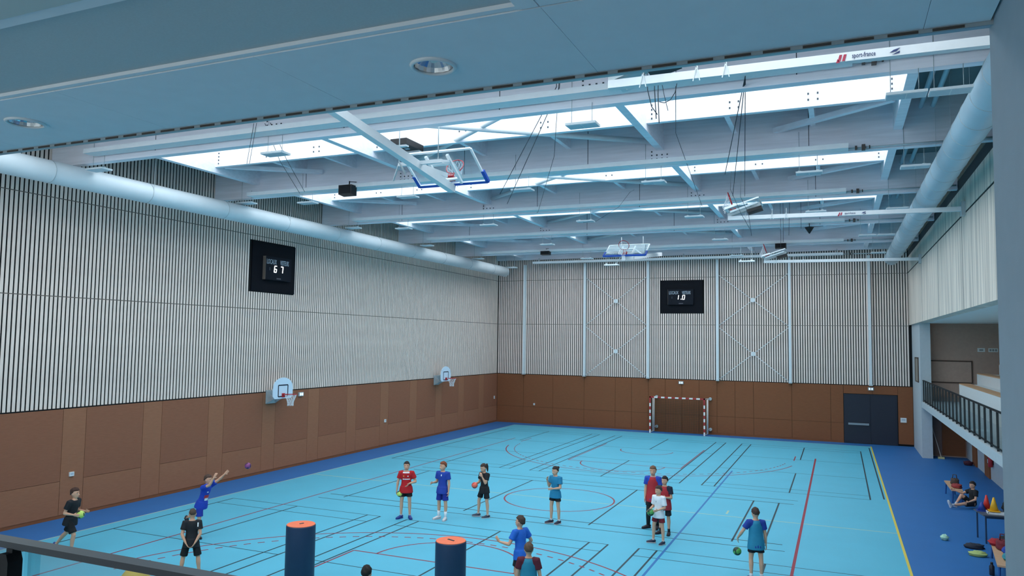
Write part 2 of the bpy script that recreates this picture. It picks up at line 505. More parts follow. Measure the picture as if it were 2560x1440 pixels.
# ---- ceiling: deck, beams, purlins, skylights
deck = MB()
for k in range(1, 7):
    y0, y1 = BEAM_Y[k], BEAM_Y[k + 1]
    deck.box((-0.2, y0 + 4.05, 11.15), (24.0, y1 + 0.11, 11.3))
    deck.box((-0.2, y0 + 0.11, 11.15), (2.0, y0 + 4.05, 11.3))
    deck.box((21.5, y0 + 0.11, 11.15), (24.0, y0 + 4.05, 11.3))
deck.box((-0.2, -0.31, 11.15), (24.0, 0.2, 11.3)).box((-0.2, -40.9, 11.15), (24.0, -36.49, 11.3))
ceiling = struct('ceiling', deck, M_deck)
M_bolt = mat('bolt_dark', '#3a444b', 0.5, 0.3, var=0)
PUR = (1.95, 7.9, 15.85, 21.6)
sky_n = 1
for k in range(1, 8):
    y0 = BEAM_Y[k]
    b = MB()
    if k == 7:
        b.box((0.03, y0, 10.30), (23.6, y0 + 0.22, 11.15))
    else:
        b.box((0.03, y0, 9.83 if k == 2 else 9.95), (23.6, y0 + 0.22, 11.15))
    beam = b.build('main_beam', M_beam, ceiling, fix=False)
    if k in (2, 3, 4, 5):
        bl = MB()
        for px in PUR[1:3]:
            for i in range(4):
                for j in range(2 if i else 3):
                    bl.box((px - 0.25 + i * 0.14, y0 - 0.012, 10.14 + 0.1 * j), (px - 0.215 + i * 0.14, y0, 10.175 + 0.1 * j))
        o = bl.build('bolts', M_bolt, beam, fix=False); o['kind'] = 'stuff'
        bp = MB()
        for px in (4.0, 9.9, 13.8, 19.6):
            bp.box((px - 0.008, y0 - 0.004, 9.97), (px + 0.008, y0, 11.1))
        o = bp.build('board_joints', M_bolt, beam, fix=False); o['kind'] = 'stuff'
    if k == 7: break
    y1 = BEAM_Y[k + 1]
    for px in PUR:
        MB().box((px - 0.1, y0 + 0.22, 10.38), (px + 0.1, y1, 11.15)).build('purlin', M_beam, ceiling, fix=False)
    for xa, xb in zip(PUR[:-1], PUR[1:]):
        t = MB().box((xa + 0.1, y0 + 4.0, 10.56), (xb - 0.1, y0 + 4.15, 11.15)).build('trimmer_beam', M_beam, ceiling, fix=False)
        bl = MB()
        for q in (0.36, 0.66):
            for i in range(2):
                for j in range(2):
                    xx = xa + (xb - xa) * q + i * 0.2
                    bl.box((xx, y0 + 3.985, 10.70 + j * 0.14), (xx + 0.035, y0 + 4.0, 10.74 + j * 0.14))
        for j in range(4):
            bl.box((xa + 0.22, y0 + 3.985, 10.64 + j * 0.11), (xa + 0.25, y0 + 4.0, 10.68 + j * 0.11))
            bl.box((xb - 0.25, y0 + 3.985, 10.64 + j * 0.11), (xb - 0.22, y0 + 4.0, 10.68 + j * 0.11))
        o = bl.build('bolts', M_bolt, t, fix=False); o['kind'] = 'stuff'
        for q in (0.34, 0.67):
            xx = xa + (xb - xa) * q
            MB().box((xx - 0.06, y0 + 4.15, 10.66), (xx + 0.06, y1, 11.15)).build('joist', M_beam, ceiling, fix=False)
        # skylight over this field
        w = struct('window_%d' % sky_n, MB().box((xa + 0.06, y0 + 0.1, 11.3), (xa + 0.1, y0 + 4.05, 11.75)).box((xb - 0.1, y0 + 0.1, 11.3), (xb - 0.06, y0 + 4.05, 11.75))
                   .box((xa + 0.1, y0 + 0.1, 11.3), (xb - 0.1, y0 + 0.14, 11.75)).box((xa + 0.1, y0 + 4.01, 11.3), (xb - 0.1, y0 + 4.05, 11.75)), M_white)
        sky_n += 1
        npn = 4
        for i in range(npn):
            u0 = xa + 0.1 + (xb - xa - 0.2) * i / npn; u1 = xa + 0.1 + (xb - xa - 0.2) * (i + 1) / npn
            MB().box((u0 + 0.02, y0 + 0.14, 11.72), (u1 - 0.02, y0 + 4.01, 11.735)).build('pane', M_sky, w, fix=False)
            if i: MB().box((u0 - 0.02, y0 + 0.14, 11.70), (u0 + 0.02, y0 + 4.01, 11.75)).build('glazing_bar', M_white, w, fix=False)
    # round tube cross in the middle field, flat diagonals in the outer fields
    for (p, q) in (((8.05, y1 - 0.05, 10.62), (15.6, y0 + 0.35, 10.70)), ((15.7, y1 - 0.05, 10.62), (8.15, y0 + 0.35, 10.56))):
        MB().tube([p, q], 0.075, 12).build('brace_tube', M_white, ceiling)
    MB().bar((2.2, y0 + 4.25, 10.62), (4.7, y1 - 0.05, 10.62), 0.16, 0.12).build('diagonal_brace', M_beam, ceiling)
    MB().bar((21.4, y0 + 4.25, 10.62), (18.8, y1 - 0.05, 10.62), 0.16, 0.12).build('diagonal_brace', M_beam, ceiling)

# ---- right wall: concrete upper part, gallery below
wr = struct('wall_right', MB().box((23.6, -48.6, 6.28), (24.0, 0.0, 9.0)), M_conc)
MB().box((23.61, -48.6, 9.0), (24.0, 0.0, 9.06)).build('joint', M_dark, wr)
MB().box((23.6, -48.6, 9.06), (24.0, 0.0, 9.85)).build('upper_band', M_conc, wr)
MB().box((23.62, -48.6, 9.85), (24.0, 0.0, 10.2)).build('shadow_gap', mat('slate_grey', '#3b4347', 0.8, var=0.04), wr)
MB().box((23.6, -48.6, 10.2), (24.0, 0.0, 11.15)).build('cladding', mat('grey_brown_board', '#8d8577', 0.8, var=0.1, scale=2, stretch=(3, 3, 0.3)), wr)
for yy in (-29.0, -24.6, -19.0, -13.0, -7.0):
    MB().box((23.592, yy - 0.012, 6.28), (23.6, yy + 0.012, 9.0)).build('panel_joint', mat('joint_grey', '#8e8f8b', 0.8, var=0), wr)
struct('wall_return', MB().box((23.72, -4.2, 0), (24.16, 0.0, 6.28)), mat('grey_white_paint', '#b9c2c6', 0.7, var=0.03))
struct('wall_gallery_end', MB().box((24.16, -3.2, 0), (28.4, -3.0, 6.28)), mat('grey_brown_wall', '#b59b8d', 0.75, var=0.04))
for a, b in ((24.18, 25.6),):
    MB().box((a, -3.24, 0.06), (a + 0.45, -3.2, 2.3)).build('wood_panel', mat('pinkish_panel', '#8d6f62', 0.7, var=0.05), bpy.data.objects['wall_gallery_end'])
    MB().box((a + 0.46, -3.24, 0.06), (b, -3.2, 2.3)).build('wood_panel', M_plyd, bpy.data.objects['wall_gallery_end'])
struct('wall_under_gallery', MB().box((25.65, -48.6, 0), (25.85, -3.24, 2.33)), mat('pale_grey_wall', '#b4bcc0', 0.7, var=0.03))
for i, (ya, yb) in enumerate(((-6.2, -5.1), (-9.3, -8.2), (-15.3, -14.3))):
    d = struct('door_%d' % (i + 2), MB().box((25.60, ya, 0), (25.65, yb, 2.1)), M_plyd)
    MB().box((25.55, ya + 0.08, 1.0), (25.60, ya + 0.12, 1.12)).build('handle', M_galv, d)
struct('wall_back', MB().box((28.3, -48.6, 0), (28.6, 0.0, 6.28)), mat('back_wall_grey', '#b0a59d', 0.8, var=0.03))
struct('ground', MB().box((-60, -100, -0.6), (90, 50, -0.3)), mat('outside_paving', '#aeaea8', 0.9, var=0.05, scale=0.5))
struct('trim_3', MB().box((23.75, -48.6, 2.33), (28.4, -3.2, 2.6)), mat('balcony_grey', '#b7c0c4', 0.7, var=0.03))
struct('trim_4', MB().box((24.0, -48.6, 6.28), (28.6, 0.0, 6.5)), mat('gallery_ceiling_white', '#f2efec', 0.8, var=0.02))
# bleacher steps with wooden seat boards
for i, (x0, x1, z1, ya) in enumerate(((25.0, 25.85, 3.56, -6.4), (25.85, 26.7, 3.98, -5.2), (26.7, 28.25, 4.4, -5.2))):
    st = MB().box((x0 + 0.005, -40.6, 2.6), (x1 - 0.005, ya, z1)).build('bleacher_step', M_plaster)
    tag(st, ('lowest', 'middle', 'top')[i] + ' white bleacher step with a wooden seat edge on the right gallery', 'bleacher', 'bleacher steps')
    MB().box((x0 + 0.005, -40.6, z1), (x0 + 0.4, ya, z1 + 0.04)).build('seat_board', mat('seat_wood', '#c69a72', 0.5, var=0.06), st)
# ---- near gallery where the photograph was taken: floor, walls, soffit
struct('wall_near', MB().box((-0.3, -43.05, 0), (20.85, -42.8, 3.3)), M_plaster)
struct('floor_gallery', MB().box((-0.3, -48.6, 3.3), (20.85, -42.8, 3.5)), mat('gallery_lino', '#b4b7b8', 0.6, var=0.03))
struct('wall_behind', MB().box((-0.3, -48.8, 0), (28.6, -48.6, 4.0)).box((-0.3, -48.8, 6.3), (28.6, -48.6, 6.9)).box((-0.3, -48.8, 4.0), (0.6, -48.6, 6.3)).box((20.0, -48.8, 4.0), (28.6, -48.6, 6.3)), mat('rear_wall', '#b4b6b6', 0.8, var=0.02))
w = struct('window_31', MB().box((0.6, -48.73, 4.0), (20.0, -48.67, 4.05)).box((0.6, -48.73, 6.25), (20.0, -48.67, 6.3)), M_white)  # unseen glazing added behind the camera to brighten the soffit
for i in range(10):
    MB().box((0.6 + 1.94 * i + 0.03, -48.705, 4.05), (0.6 + 1.94 * (i + 1) - 0.03, -48.695, 6.25)).build('pane', M_sky, w, fix=False)
    MB().box((0.6 + 1.94 * i - 0.03, -48.73, 4.05), (0.6 + 1.94 * i + 0.03, -48.67, 6.25)).build('mullion', M_white, w, fix=False)
struct('wall_side', MB().box((20.86, -48.6, 0), (21.06, -40.7, 6.95)), mat('side_paint', '#a9b3bb', 0.8, var=0.02, bump=0.1, bscale=200))
struct('wall_upper_near', MB().box((-0.3, -40.8, 6.66), (24.2, -40.7, 7.0)).box((-0.3, -40.8, 10.9), (24.2, -40.7, 11.15)).box((-0.3, -40.8, 7.0), (0.4, -40.7, 10.9)).box((23.2, -40.8, 7.0), (24.2, -40.7, 10.9)), M_plaster)
w = struct('window_32', MB().box((0.4, -40.77, 7.0), (23.2, -40.73, 7.04)).box((0.4, -40.77, 10.86), (23.2, -40.73, 10.9)), M_white)  # clerestory added out of view, lightens the near faces of the roof beams
for i in range(12):
    MB().box((0.4 + 1.9 * i + 0.03, -40.755, 7.04), (2.3 + 1.9 * i - 0.03, -40.745, 10.86)).build('pane', M_sky, w, fix=False)
    MB().box((0.4 + 1.9 * i - 0.03, -40.77, 7.04), (0.4 + 1.9 * i + 0.03, -40.73, 10.86)).build('mullion', M_white, w, fix=False)
struct('wall_corner', MB().box((21.06, -41.2, 0), (28.6, -40.9, 11.15)), M_plaster)
sof = struct('ceiling_gallery', MB().box((-0.3, -48.6, 6.66), (20.86, -40.76, 6.8)), M_plaster)
M_sof = mat('soffit_white', '#eceff2', 0.85, var=0.015, bump=0.04, bscale=300)
M_sof2 = mat('soffit_perforated', '#c6cdce', 0.9, var=0.03, scale=90)
M_sof3 = mat('soffit_grey', '#ccd3cf', 0.9, var=0.015)
def sp(x0, x1, y0, y1, m, z=6.60, name='soffit_panel'):
    MB().box((x0 + 0.0012, y0 + 0.0012, z), (x1 - 0.0012, y1 - 0.0012, 6.655)).build(name, m, sof, fix=False)
xs = [-0.2, 3.9, 5.5, 7.0, 8.5, 10.0, 11.5, 13.0, 14.5, 16.0, 17.5, 19.07, 20.59, 20.85]
def holed(x0, x1, y0, y1, cx, cy, r, m, z=6.60):
    n = 32; v = []; f = []
    x0 += .0012; x1 -= .0012; y0 += .0012; y1 -= .0012
    for k in range(n):
        a = 2 * pi * k / n; c, s_ = math.cos(a), math.sin(a)
        t_ = min(((x1 - cx) if c > 0 else (x0 - cx)) / c if abs(c) > 1e-6 else 1e9, ((y1 - cy) if s_ > 0 else (y0 - cy)) / s_ if abs(s_) > 1e-6 else 1e9)
        v += [(cx + r * c, cy + r * s_, z), (cx + t_ * c, cy + t_ * s_, z), (cx + r * c, cy + r * s_, 6.655)]
    for k in range(n):
        k2 = (k + 1) % n
        f += [(3 * k, 3 * k + 1, 3 * k2 + 1, 3 * k2), (3 * k, 3 * k2, 3 * k2 + 2, 3 * k + 2)]
    mb = MB().add(v, f)
    b = len(mb.v); cs = [(x0, y0), (x1, y0), (x1, y1), (x0, y1)]
    mb.add([(x, y, zz) for zz in (z, 6.655) for x, y in cs], [(i, (i + 1) % 4, 4 + (i + 1) % 4, 4 + i) for i in range(4)])
    # corner fillers where the fan misses the rectangle's corners
    for qx, qy in cs:
        k0 = int((math.atan2(qy - cy, qx - cx) % (2 * pi)) / (2 * pi) * n) % n; near = (k0, (k0 + 1) % n)
        mb.add([(qx, qy, z), v[3 * near[0] + 1], v[3 * near[1] + 1]], [(0, 1, 2)])
    mb.build('soffit_panel', m, sof, fix=False)
for a, b in zip(xs[:-1], xs[1:]):
    hole = [c_ for c_ in ((18.3, -41.2), (15.2, -41.27)) if a < c_[0] < b]
    if hole: holed(a, b, -41.64, -40.80, hole[0][0], hole[0][1], 0.102, M_sof)
    else: sp(a, b, -41.64, -40.80, M_sof)
for a, b in zip(xs[:-1], xs[1:]):
    if a > 19: sp(a, b, -42.34, -41.65, M_sof)
sp(-0.2, 18.97, -42.34, -41.68, M_sof2, 6.625, 'acoustic_panel')
sp(18.97, 19.066, -42.34, -41.65, M_sof)
for a, b in zip(xs[:-1], xs[1:]):
    sp(a, b, -48.5, -42.42, M_sof3 if a < 19 else M_sof, 6.60)
MB().box((-0.2, -41.68, 6.605), (18.97, -41.645, 6.65)).build('edge_profile', M_sof, sof)
MB().box((-0.2, -42.415, 6.605), (18.97, -42.345, 6.65)).build('edge_profile', M_sof, sof)
# slotted metal edge along the soffit
tr = struct('trim_5', MB().box((-0.2, -40.80, 6.604), (20.86, -40.70, 6.62)), M_galv)
MB().box((-0.2, -40.799, 6.582), (20.86, -40.789, 6.604)).build('edge_plate', mat('grey_edge', '#9aa4a8', 0.6, var=0.03), tr)
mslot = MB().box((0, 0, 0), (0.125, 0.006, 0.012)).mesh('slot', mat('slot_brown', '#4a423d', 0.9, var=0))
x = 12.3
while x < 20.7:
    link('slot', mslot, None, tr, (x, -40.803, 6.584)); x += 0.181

# ---- recessed downlights
for i, (x, y, lab) in enumerate(((18.3, -41.2, 'round recessed downlight with bright mirrored reflector in the soffit near top centre'), (15.2, -41.27, 'round recessed downlight at the left end of the soffit, seen flat and dim'))):
    d = thing('downlight', lab, 'ceiling light', (x, y, 6.60), group='downlights in the gallery soffit')
    MB().torus((0, 0, -0.004), 0.112, 0.012, n=32).build('trim_ring', M_white, d)
    m = MB(); n = 28; v = []; f = []
    for j, (r, z) in enumerate(((0.10, -0.002), (0.09, 0.02), (0.065, 0.045), (0.03, 0.052))):
        for k in range(n):
            rr = r * (1.0 if k % 2 else 0.95)
            v.append((rr * math.cos(2 * pi * k / n), rr * math.sin(2 * pi * k / n), z))
    for j in range(3):
        for k in range(n):
            f.append((j * n + k, j * n + (k + 1) % n, (j + 1) * n + (k + 1) % n, (j + 1) * n + k))
    f.append(tuple(3 * n + k for k in range(n)))
    m.add(v, f, 0, False)
    m.build('reflector', mat('mirror_metal', '#f4f6f8', 0.22, 1.0, var=0), d, fix=False)
    MB().loft([(0, 0, 0.02), (0, 0, 0.05)], [0.018, 0.022], n=10).build('lamp', mat('frosted_lamp', '#fff4ea', 0.4, var=0), d)

# ---- railing in front of the camera
rl = thing('railing', 'dark steel handrail with glass panes across the lower left foreground', 'railing', (0, -42.85, 3.5))
M_rail = mat('rail_paint', '#20262e', 0.3, var=0.03, spec=0.6)
MB().box((0.0, -0.026, 0.966), (20.85, 0.026, 0.987)).build('handrail', M_rail, rl)
x = 20.555
posts = []
while x > 0:
    posts.append(x); x -= 0.715
for x in posts:
    MB().prism([(x - 0.028, -0.05, 0), (x + 0.028, -0.05, 0), (x + 0.028, -0.05, 0.93), (x + 0.018, -0.05, 0.955), (x - 0.012, -0.05, 0.955), (x - 0.028, -0.05, 0.925)], (0, 0.05, 0)).box((x - 0.012, -0.03, 0.95), (x + 0.018, 0.0, 0.967)).build('post', M_dark, rl)
for a, b in zip(posts[:-1], posts[1:]):
    MB().box((b + 0.045, -0.006, 0.08), (a - 0.045, 0.006, 0.975)).build('glass_pane', M_glass, rl, fix=False)

# ---- right gallery railing
rg = thing('gallery_railing', 'dark metal railing with evenly spaced posts along the right gallery edge', 'railing', (23.82, 0, 2.6))
MB().box((-0.03, -46, 0.97), (0.03, -3.3, 1.01)).build('handrail', M_dark, rg)
MB().box((-0.02, -46, 0.06), (0.02, -3.3, 0.09)).build('bottom_rail', M_dark, rg)
pm = MB().box((-0.028, -0.006, 0), (0.028, 0.006, 0.97)).mesh('post', mat('post_grey', '#24292c', 0.5, var=0.02))
pg = MB().box((-0.004, 0.04, 0.1), (0.004, 0.82, 0.95)).mesh('glass_pane', M_glass)
yy = -3.4
while yy > -46:
    link('post', pm, None, rg, (0, yy, 0)); link('glass_pane', pg, None, rg, (0, yy - 0.9, 0)); yy -= 0.9

# ---- framed board and signs in the gallery
fb = thing('framed_board', 'framed pale wooden board on the end wall of the right gallery', 'board', (25.07, -3.2, 4.0))
MB().box((-0.85, -0.03, -0.48), (0.85, 0, 0.48)).build('board', mat('board_wood', '#b79e90', 0.7, var=0.05), fb)
fr = MB()
for a, b in (((-0.9, -0.05, -0.53), (0.9, 0, -0.48)), ((-0.9, -0.05, 0.48), (0.9, 0, 0.53)), ((-0.9, -0.05, -0.48), (-0.85, 0, 0.48)), ((0.85, -0.05, -0.48), (0.9, 0, 0.48))):
    fr.box(a, b)
fr.build('frame', mat('frame_brown', '#4a362c', 0.6, var=0.03), fb)
wn = thing('notice_board', 'narrow framed panel on the grey wall return beside the far right corner', 'board', (23.72, -2.6, 4.05))
MB().box((-0.02, -0.75, -0.55), (0, 0.75, 0.55)).build('panel', mat('panel_beige', '#8b8479', 0.7, var=0.03), wn)
fr = MB()
for a, b in (((-0.04, -0.8, -0.6), (0, 0.8, -0.55)), ((-0.04, -0.8, 0.55), (0, 0.8, 0.6)), ((-0.04, -0.8, -0.55), (0, -0.75, 0.55)), ((-0.04, 0.75, -0.55), (0, 0.8, 0.55))):
    fr.box(a, b)
fr.build('frame', mat('frame_brown', '#4a362c'), wn)
M_signw = mat('sign_white', '#dfe3e2', 0.5, var=0)
for i, x in enumerate((26.34, 26.82)):
    e = thing('wall_sign', ('small white rectangular sign with a grey centre', 'wider white sign with a row of grey marks')[i] + ' on the gallery end wall', 'sign', (x, -3.2, 5.05))
    MB().box((-0.15 - 0.04 * i, -0.03, -0.09), (0.15 + 0.04 * i, 0, 0.09)).build('plate', M_signw, e)
    mk = mat('sign_grey', '#8b8f90', 0.6, var=0)
    if i == 0: MB().box((-0.08, -0.034, -0.04), (0.08, -0.03, 0.04)).build('mark', mk, e)
    else:
        for k in range(3): MB().box((-0.15 + 0.11 * k, -0.034, -0.05), (-0.07 + 0.11 * k, -0.03, 0.05)).build('mark', mk, e)

# ---- air ducts
def duct(x, z, r, y0, y1, label, bands, mt):
    d = thing('air_duct', label, 'duct', (x, y1, z))
    MB().loft([(0, y0 - y1, 0), (0, 0, 0)], [r, r], n=32).build('pipe', mt, d)
    MB().torus((0, 0, 0), r, 0.012, (1, 0, 0), (0, 0, 1), n=32).build('end_ring', M_galv, d)
    for yb in bands:
        MB().torus((0, yb - y1, 0), r + 0.001, 0.009, (1, 0, 0), (0, 0, 1), n=32).build('band', M_galv, d)
    for yb in bands[::2]:
        for sx in (-1, 1):
            MB().bar((sx * r, yb - y1, 0.05), (sx * r, yb - y1, 1.2), 0.012, 0.004).build('hanger', M_galv, d)
    return d
duct(1.3, 9.42, 0.30, -48, -1.95, 'long pale air duct running below the roof along the left wall', [-34.5 + 3.05 * i for i in range(11)], M_duct)
M_duct2 = mat('duct_sheet', '#b4cbd6', 0.45, var=0.06, scale=1.2)
duct(22.72, 9.585, 0.33, -48, -2.2, 'large round sheet metal air duct below the roof along the right wall', [-42 + 1.25 * i for i in range(31)], M_duct2)
for i, x in enumerate((22.1, 22.36)):
    pr = thing('roof_pipe', ('inner', 'outer')[i] + ' of two straight pale pipes under the roof beside the right duct', 'pipe', (x, -42, 10.9))
    MB().tube([(0, 0, 0), (0, 41.5, 0)], 0.055, 10).build('pipe', M_duct2, pr)

# ---- cable trays on the roof beams
ORD = ['nearest', 'second', 'third', 'fourth', 'fifth', 'sixth']
for i, k in enumerate((2, 3, 4, 5, 6, 7)):
    y = BEAM_Y[k]
    t = thing('cable_tray', 'long white tray on the face of the %s roof beam from the camera' % ORD[i], 'cable tray', (0, y, 9.965 if k == 2 else (9.93 if k == 3 else 10.0)), group='white trays along the roof beams')
    x0, x1 = 1.9, 20.5
    if k == 7:
        x0 = 2.7
        for xx in (3.0, 7.5, 12.0, 16.0, 20.2): MB().box((xx - 0.015, -0.12, 0.1), (xx + 0.015, 0.03, 0.36)).build('hanger', M_galv, t)
    MB().box((x0, -0.46, 0), (x1, -0.10, 0.12)).build('tray', M_white, t)
    MB().tube([(x1 - 0.02, -0.1, 0.06), (23.55, -0.1, 0.06)], 0.022, 8).build('conduit', M_galv, t)
    MB().box((x1 + 0.15, -0.14, 0.02), (x1 + 0.2, -0.04, 0.11)).box((x1 + 0.3, -0.16, 0.0), (x1 + 0.38, -0.02, 0.13)).box((x1 + 0.46, -0.13, 0.03), (x1 + 0.49, -0.05, 0.1)).build('coupling', mat('coupling_brown', '#4a3f3a', 0.5, var=0.05), t)['kind'] = 'stuff'

# ---- hanging light panels
def lamp_proto(wide):
    t = thing('pendant_light', 'x', 'ceiling light')
    w = 0.31 * wide
    MB().box((-w, -0.17, 0.0), (w, 0.17, 0.045)).build('panel', mat('lamp_body', '#dfe6e8', 0.45, var=0.02), t)
    df = MB()
    for sx in ((-w + 0.02, -0.01), (0.01, w - 0.02)): df.box((sx[0], -0.14, -0.006), (sx[1], 0.14, 0.0))
    df.build('diffuser', mat('lamp_diffuser', '#b8cdd6', 0.4, var=0), t)
    for sx in (-0.75, 0.62):
        MB().box((sx * w - 0.03, -0.03, 0.045), (sx * w + 0.03, 0.03, 0.09)).build('bracket', M_galv, t)
        MB().tube([(sx * w, 0, 0.09), (sx * w, 0, 1.09 if sx < 0 else 0.46)], 0.006, 6).build('hanging_rod', M_galv, t)
    return t
ROWS = [(2, (1.8, 7.95, 15.62, 21.32, 21.97)), (3, (1.5, 4.1, 7.95, 11.82, 15.68, 19.6, 21.95)), (4, (1.65, 4.1, 7.9, 11.8, 15.72, 19.6, 21.95)),
        (5, (1.68, 8.0, 15.72, 21.3, 21.95)), (6, (1.5, 7.95, 15.68, 21.95))]
proto = None
CNT = ['first', 'second', 'third', 'fourth', 'fifth', 'sixth', 'last']
for ri, (k, xl) in enumerate(ROWS):
    for ci, x in enumerate(xl):
        if proto is None: proto = lamp_proto(1.0); o = proto
        else: o = copy_tree(proto)
        o.location = (x + (0.15 if k == 2 and x < 2.5 else 0), BEAM_Y[k] - 0.006, 9.66 - 0.0105 * x - (0.06 if k == 2 else 0) if x > 2.5 else (9.6 if k == 2 else 9.76))
        o['label'] = 'flat white light panel on two rods below the %s roof beam, %s from the left' % (ORD[ri], CNT[ci])
        o['group'] = 'light panels hung from the roof beams'
for ci, x in enumerate((1.45, 8.15, 15.7)):
    o = copy_tree(proto)
    o.location = (x, -2.07 if x > 2 else -1.45, 9.62 if x > 2 else 9.69); o.scale = (1.35, 0.8, 1.5)
    o['label'] = 'white hanging strip light in front of the far wall, %s from the left' % CNT[ci]
    o['group'] = 'strip lights before the far wall'

# ---- loudspeakers
def speaker(x, y, z, w, d, h, lab):
    t = thing('loudspeaker', lab, 'speaker', (x, y, z))
    MB().prism([(-w / 2, -d / 2, -h * 0.42), (-w / 2, -d / 2, h * 0.5), (-w / 2, d / 2, h * 0.5), (-w / 2, d / 2, -h * 0.5)], (w, 0, 0)).build('cabinet', M_black, t)
    MB().box((-w * 0.44, -d / 2 - 0.01, -h * 0.36), (w * 0.44, -d / 2, h * 0.44)).build('grille', mat('speaker_cloth', '#17181b', 0.95, var=0.1, scale=200), t)
    MB().bar((0, d * 0.3, h * 0.5), (0, d * 0.3, h * 0.5 + 0.16), 0.04, 0.02).bar((0, d * 0.3, h * 0.5 + 0.14), (0, 0.45, h * 0.5 + 0.2), 0.04, 0.02).build('bracket', M_dark, t)
speaker(6.07, -25.0, 9.82, 0.48, 0.3, 0.32, 'black loudspeaker hanging under the second roof beam, above the left duct')
speaker(5.74, -6.55, 9.92, 0.5, 0.3, 0.2, 'small black loudspeaker high before the far wall, left of the far hoop')
speaker(17.74, -6.55, 9.86, 0.5, 0.3, 0.24, 'black loudspeaker above the farthest side hoop')
hs = thing('horn_speaker', 'black cone shaped horn speaker pointing down under the far beams on the right', 'speaker', (19.21, -12.5, 9.75))
MB().loft([(0, 0, -0.16), (0, 0, 0.08), (0, 0, 0.1)], [0.02, 0.17, 0.17], n=4).build('horn', M_black, hs)
MB().tube([(0, 0, 0.1), (0, 0, 0.4), (0, 0.26, 0.42)], 0.015).build('bracket', M_dark, hs)
eb = thing('winch_box', 'flat black winch box with white bars beside the nearest ceiling hoop', 'winch', (9.5, -27.1, 10.42))
MB().box((-0.25, -0.45, -0.06), (0.25, 0.45, 0.1)).build('housing', M_black, eb)
for a in (-0.34, 0.34): MB().box((-0.22, a - 0.07, -0.11), (0.22, a + 0.07, -0.06)).build('bar', M_white, eb)
MB().box((-0.06, -0.06, -0.08), (0.06, 0.06, -0.06)).build('badge', M_print, eb)

# ---- scoreboards
SEG = {'6': 'afgedc', '7': 'abc', '1': 'bc', '0': 'abcdef'}
def digit(mb, ch, o, X, Z, N, w=0.12, h=0.24, t=0.032, slant=0.03):
    def P(u, v): return o + X * (u + slant * v / h) + Z * v
    segs = {'a': (0, h, w, h), 'b': (w, h / 2, w, h), 'c': (w, 0, w, h / 2), 'd': (0, 0, w, 0), 'e': (0, 0, 0, h / 2), 'f': (0, h / 2, 0, h), 'g': (0, h / 2, w, h / 2)}
    for s_ in SEG[ch]:
        u0, v0, u1, v1 = segs[s_]
        mb.bar(P(u0, v0), P(u1, v1), t, 0.012, N)
def scoreboard(origin, X, N, w, h, left, right, dot, lab, ioff):
    Z = Vector((0, 0, 1)); X = Vector(X); N = Vector(N)
    t = thing('scoreboard', lab, 'scoreboard', origin)
    def B(u0, u1, v0, v1, n0, n1, name, m):
        p = [X * u0 + Z * v0 + N * n0, X * u1 + Z * v0 + N * n0, X * u1 + Z * v1 + N * n0, X * u0 + Z * v1 + N * n0]
        return MB().prism(p, N * (n1 - n0)).build(name, m, t)
    B(-w / 2, w / 2, -h / 2, h / 2, -0.02, 0.03, 'back_panel', mat('score_black', '#0d1017', 0.6, var=0.02, spec=0.12))
    a = ioff
    B(a - 0.74, a + 0.74, -0.48, 0.42, 0.03, 0.16, 'display', mat('score_display', '#0f151f', 0.5, var=0.02, spec=0.15))
    B(a - 0.745, a - 0.735, -0.48, 0.42, 0.03, 0.165, 'edge_strip', mat('strip_grey', '#6d6259', 0.4, var=0))
    text('LOCAUX', 0.27, M_print, t, X * (a - 0.68) + Z * 0.13 + N * 0.16, X, Z, 0.003, squeeze=0.50)
    text('VISITEURS', 0.27, M_print, t, X * (a + 0.08) + Z * 0.13 + N * 0.16, X, Z, 0.003, squeeze=0.42)
    m = MB(); digit(m, left, X * (a - 0.26) + Z * (-0.17) + N * 0.165, X, Z, N); m.build('lit_digit', M_lit, t)
    m = MB(); digit(m, right, X * (a + 0.10) + Z * (-0.17) + N * 0.165, X, Z, N); m.build('lit_digit', M_lit, t)
    if dot: m = MB(); p = X * (a + 0.03) + Z * (-0.16) + N * 0.165; m.bar(p - X * 0.02, p + X * 0.02, 0.04, 0.012, N); m.build('lit_dot', M_lit, t)
    m = MB(); p = X * (a - 0.50) + Z * (-0.12) + N * 0.162; m.bar(p, p + Z * 0.12, 0.025, 0.004, N); m.build('dim_digit', mat('dim_grey', '#4a5560', 0.5, var=0), t)
    m = MB()
    for q in range(5): m.bar(X * (a - 0.10 + 0.05 * q) + Z * (-0.41) + N * 0.162, X * (a - 0.06 + 0.05 * q) + Z * (-0.41) + N * 0.162, 0.05, 0.004, N)
    o = m.build('maker_mark', mat('mark_grey', '#5d5a60', 0.6, var=0), t); o['kind'] = 'stuff'
scoreboard((0.02, -21.28, 7.86), (0, 1, 0), (1, 0, 0), 2.44, 1.9, '6', '7', False, 'black scoreboard showing 6 and 7 on the left slatted wall', 0.1)
scoreboard((11.79, -0.02, 7.89), (1, 0, 0), (0, -1, 0), 2.44, 1.9, '1', '0', True, 'black scoreboard showing 1 and 0 on the far slatted wall', -0.02)

